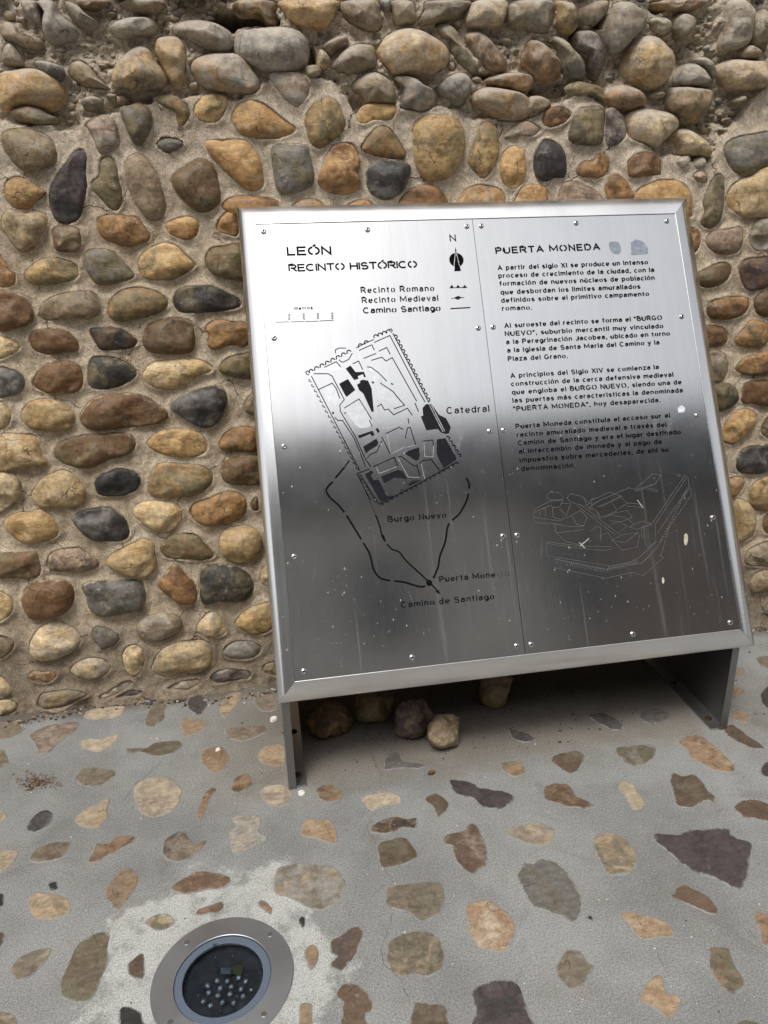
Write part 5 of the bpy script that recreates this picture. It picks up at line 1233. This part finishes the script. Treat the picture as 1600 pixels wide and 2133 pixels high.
fquad('label_plate', 'K', '895 605 985 605 975 685 885 680', LEDZ - .0005, flat_mat('olive_label', '#3c3c1a', .6), hous)
# maker's squiggle on the rim
m = MB(); z = .0024
def fline(P, w):
    P = [on_floor(zp('K', *p), z)[:2] for p in P]
    for i in range(len(P) - 1):
        a, b = P[i], P[i + 1]; d = b - a; d = d / np.hypot(*d); e = np.array([-d[1], d[0]]) * w / 2
        m.add([(*(a - e), z), (*(b - e), z), (*(b + e), z), (*(a + e), z)], [(0, 1, 2, 3)])
fline([(778, 424), (758, 428), (740, 434), (742, 441), (762, 440), (778, 443), (774, 451), (752, 455), (732, 460)], .0016); fline([(735, 428), (748, 422)], .0014)
m.build('rim_mark', M_cut, bez)

# ------------------------------------------------------------------ loose rocks under the panel
def rock(name, label, code, pix, hgt, seed, ang=0, depth=1.0, cut=0):
    pp = np.array(pts('O', pix)); x0, x1 = pp[:, 0].min(), pp[:, 0].max(); yb = pp[:, 1].max(); xm = (x0 + x1) / 2
    f = on_floor((xm, yb)); d = np.linalg.norm(on_floor((x1, yb)) - on_floor((x0, yb))) / 2
    ry = d * depth; c = np.array([f[0], f[1] + ry * .82, 0])
    import bmesh
    bm = bmesh.new(); bmesh.ops.create_icosphere(bm, subdivisions=4, radius=1); rg = random.Random(seed); o = Vector((rg.random() * 30,) * 3)
    cuts = [(Vector((rg.uniform(-1, 1), rg.uniform(-1, .3), rg.uniform(-.2, 1))).normalized(), rg.uniform(.55, .85)) for _ in range(cut)]
    for v in bm.verts:
        q = v.co.copy()
        for nrm, k in cuts:
            e = q.dot(nrm) - k
            if e > 0: q -= nrm * e * .92
        q *= 1 + .26 * mnoise.noise(q * 1.1 + o) + .09 * mnoise.noise(q * 2.7 + o) + .03 * mnoise.noise(q * 7 + o)
        x, y = q.x * d, q.y * ry
        v.co = (x * math.cos(ang) - y * math.sin(ang), x * math.sin(ang) + y * math.cos(ang), max(q.z, -.88) * hgt / 1.9)
    me = bpy.data.meshes.new(name); bm.to_mesh(me); bm.free(); me.polygons.foreach_set('use_smooth', [True] * len(me.polygons)); me.materials.append(stone_mat(code))
    zmin = min(v.co.z for v in me.vertices); o_ = bpy.data.objects.new(name, me); scene.collection.objects.link(o_); o_.location = (c[0], c[1], -zmin + .001); tag(o_, label, 'rock', 'loose rocks under the panel')
    return o_
rock('loose_rock', 'dark brown rounded rock with ochre underside, beside the left leg under the panel', 'bdo', '310 700 605 650 430 815', .10, 3, depth=.8, cut=2)
rock('loose_rock', 'rounded grey-brown rock tucked between the dark rock and the purple rock', 'nt', '612 650 885 640 780 725', .10, 5, depth=.8, cut=2)
rock('loose_rock', 'smooth purplish rock, biggest of the group under the panel', 'pk', '870 660 1152 700 1010 815', .105, 8, depth=.75, cut=3)
rock('loose_rock', 'angular cream rock with a broken face, nearest the middle of the panel', 'tlc', '1090 785 1365 760 1320 884', .09, 12, .2, .75, cut=5)
rock('loose_rock', 'beige cracked rock standing against the wall foot behind the panel', 'tn', '1402 490 1680 560 1560 612', .09, 17, depth=.6, cut=3)

# ------------------------------------------------------------------ small litter
def flat_blob(name, label, cat, pxc, rpx, mat, hz=.001, squash=.8, ang=0, group=None):
    w = on_floor(pxc); r = np.linalg.norm(on_floor((pxc[0] + rpx, pxc[1])) - w); P = ellipse_poly(rng, 0, 0, r, r * squash, 22)
    V = [(w[0] + x, w[1] + y, .0005) for x, y in P] + [(w[0] + x * .8, w[1] + y * .8, hz) for x, y in P]; n = len(P)
    o = mk(name, V, [(k, (k + 1) % n, n + (k + 1) % n, n + k) for k in range(n)] + [tuple(n + k for k in range(n))], mat); return tag(o, label, cat, group)
M_gum = flat_mat('old_gum', '#d9d8d0', .6)
flat_blob('pebble_chip', 'white round pebble lying just left of the left panel leg', 'pebble', (570, 1500), 8, M_gum, .008, .9)
flat_blob('chewing_gum', 'white flattened gum spot in front of the left panel leg', 'gum', (628, 1652), 8, M_gum, .003, .95)
flat_blob('chewing_gum', 'white flattened gum spot on the orange round paving stone', 'gum', (454, 1563), 6, M_gum, .0045, .9)
def curl_leaf(name, label, pxc, L, W, ang, mat, cat='leaf'):
    w = on_floor(pxc); V = []; F = []; n = 8
    for i in range(n + 1):
        u = i / n; wd = W * math.sin(math.pi * min(max(u, .04), .97)) ** .7; a = u * 2 - 1
        for k, s in enumerate((-1, -.5, 0, .5, 1)):
            x = a * L / 2; y = s * wd / 2; z = .002 + abs(s) ** 1.5 * W * .35 + (1 - u) * .004
            V.append((w[0] + x * math.cos(ang) - y * math.sin(ang), w[1] + x * math.sin(ang) + y * math.cos(ang), z))
    for i in range(n):
        for k in range(4): F.append((i * 5 + k, i * 5 + k + 1, (i + 1) * 5 + k + 1, (i + 1) * 5 + k))
    o = mk(name, V, F, mat, smooth=True); return tag(o, label, cat)
curl_leaf('dry_leaf', 'small curled brown dry leaf on the pavement under the panel', (899, 1613), .024, .012, .5, flat_mat('dry_leaf', '#7a4a22', .7))
curl_leaf('litter_scrap', 'tiny orange scrap at the wall foot left of the panel', (551, 1418), .020, .009, .1, flat_mat('orange_scrap', '#d0692f', .6), 'litter')
curl_leaf('litter_scrap', 'tiny pale blue scrap on the concrete near the wall foot', (309, 1465), .011, .007, 0, flat_mat('blue_scrap', '#7ea6d8', .5), 'litter')
m = MB(); r2 = random.Random(4)
for _ in range(260):
    q = (75 + r2.gauss(0, 20), 1630 + r2.gauss(0, 8)); w = on_floor(q); a = r2.uniform(0, 6.28); L = r2.uniform(.003, .010); h = r2.uniform(.0012, .005)
    m.add([(w[0], w[1], .001), (w[0] + L * math.cos(a), w[1] + L * math.sin(a), h), (w[0] + .0016 * math.cos(a + 1.5), w[1] + .0016 * math.sin(a + 1.5), .0025), (w[0] + L * .5 * math.cos(a + .4), w[1] + L * .5 * math.sin(a + .4), h + .001)], [(0, 1, 2), (0, 2, 3), (1, 3, 2)])
tag(m.build('dry_moss', flat_mat('dry_moss', '#7b5a44', .95, 0, 300, .5)), 'flattened clump of dry brown moss on the concrete at the left', 'moss')['kind'] = 'stuff'

# ------------------------------------------------------------------ building across the street, seen as the dark half of the reflection
bd = empty('street_building', (1, -6.6, 0), 'dark building front seen only as the dark reflection in the panel lower half', 'building')
M_fac = flat_mat('facade_render', (.42, .40, .37, 1), .9, 0, 2, .3, .1); M_gl = flat_mat('window_pane', (.03, .035, .04, 1), .15, 0, 1, .1, 0); M_fac2 = flat_mat('facade_render_brown', (.20, .17, .145, 1), .9, 0, 2, .3, .1); M_slate = flat_mat('slate', (.085, .088, .092, 1), .8, 0, 5, .3)
M_roof = flat_mat('roof_tile', (.2, .14, .11, 1), .85, 0, 6, .3)
m = MB(); m.box((-16, -14, 0), (4, -6.6, 6.3)); m.build('facade', M_fac, bd); m = MB(); m.box((4, -14, 0), (18, -6.58, 6.0)); m.build('facade', M_fac2, bd)
m = MB(); m.box((-16.2, -13.9, 6.3), (4, -6.4, 7.75)); m.build('slate_storey', M_slate, bd); m = MB(); m.box((4, -13.9, 6.0), (18.2, -6.38, 7.35)); m.build('slate_storey', M_slate, bd)
m = MB(); m.add([(-16.3, -6.3, 7.77), (18.3, -6.3, 7.77), (18.3, -10.3, 8.6), (-16.3, -10.3, 8.6), (-16.3, -14.3, 7.77), (18.3, -14.3, 7.77)], [(0, 1, 2, 3), (3, 2, 5, 4), (0, 3, 4), (1, 5, 2), (0, 4, 5, 1)]); m.build('roof', M_roof, bd)
fm = MB()
for r in range(2):
    for k in range(11):
        x = -14 + k * 3; z = 1.0 + r * 2.9; m = MB(); m.box((x, -6.6 + .004, z), (x + 1.1, -6.54, z + 1.6)); f = m.build('window', M_leg, bd)
        m = MB(); m.box((x + .08, -6.54, z + .08), (x + 1.02, -6.53, z + 1.52)); m.build('pane', M_gl, f)
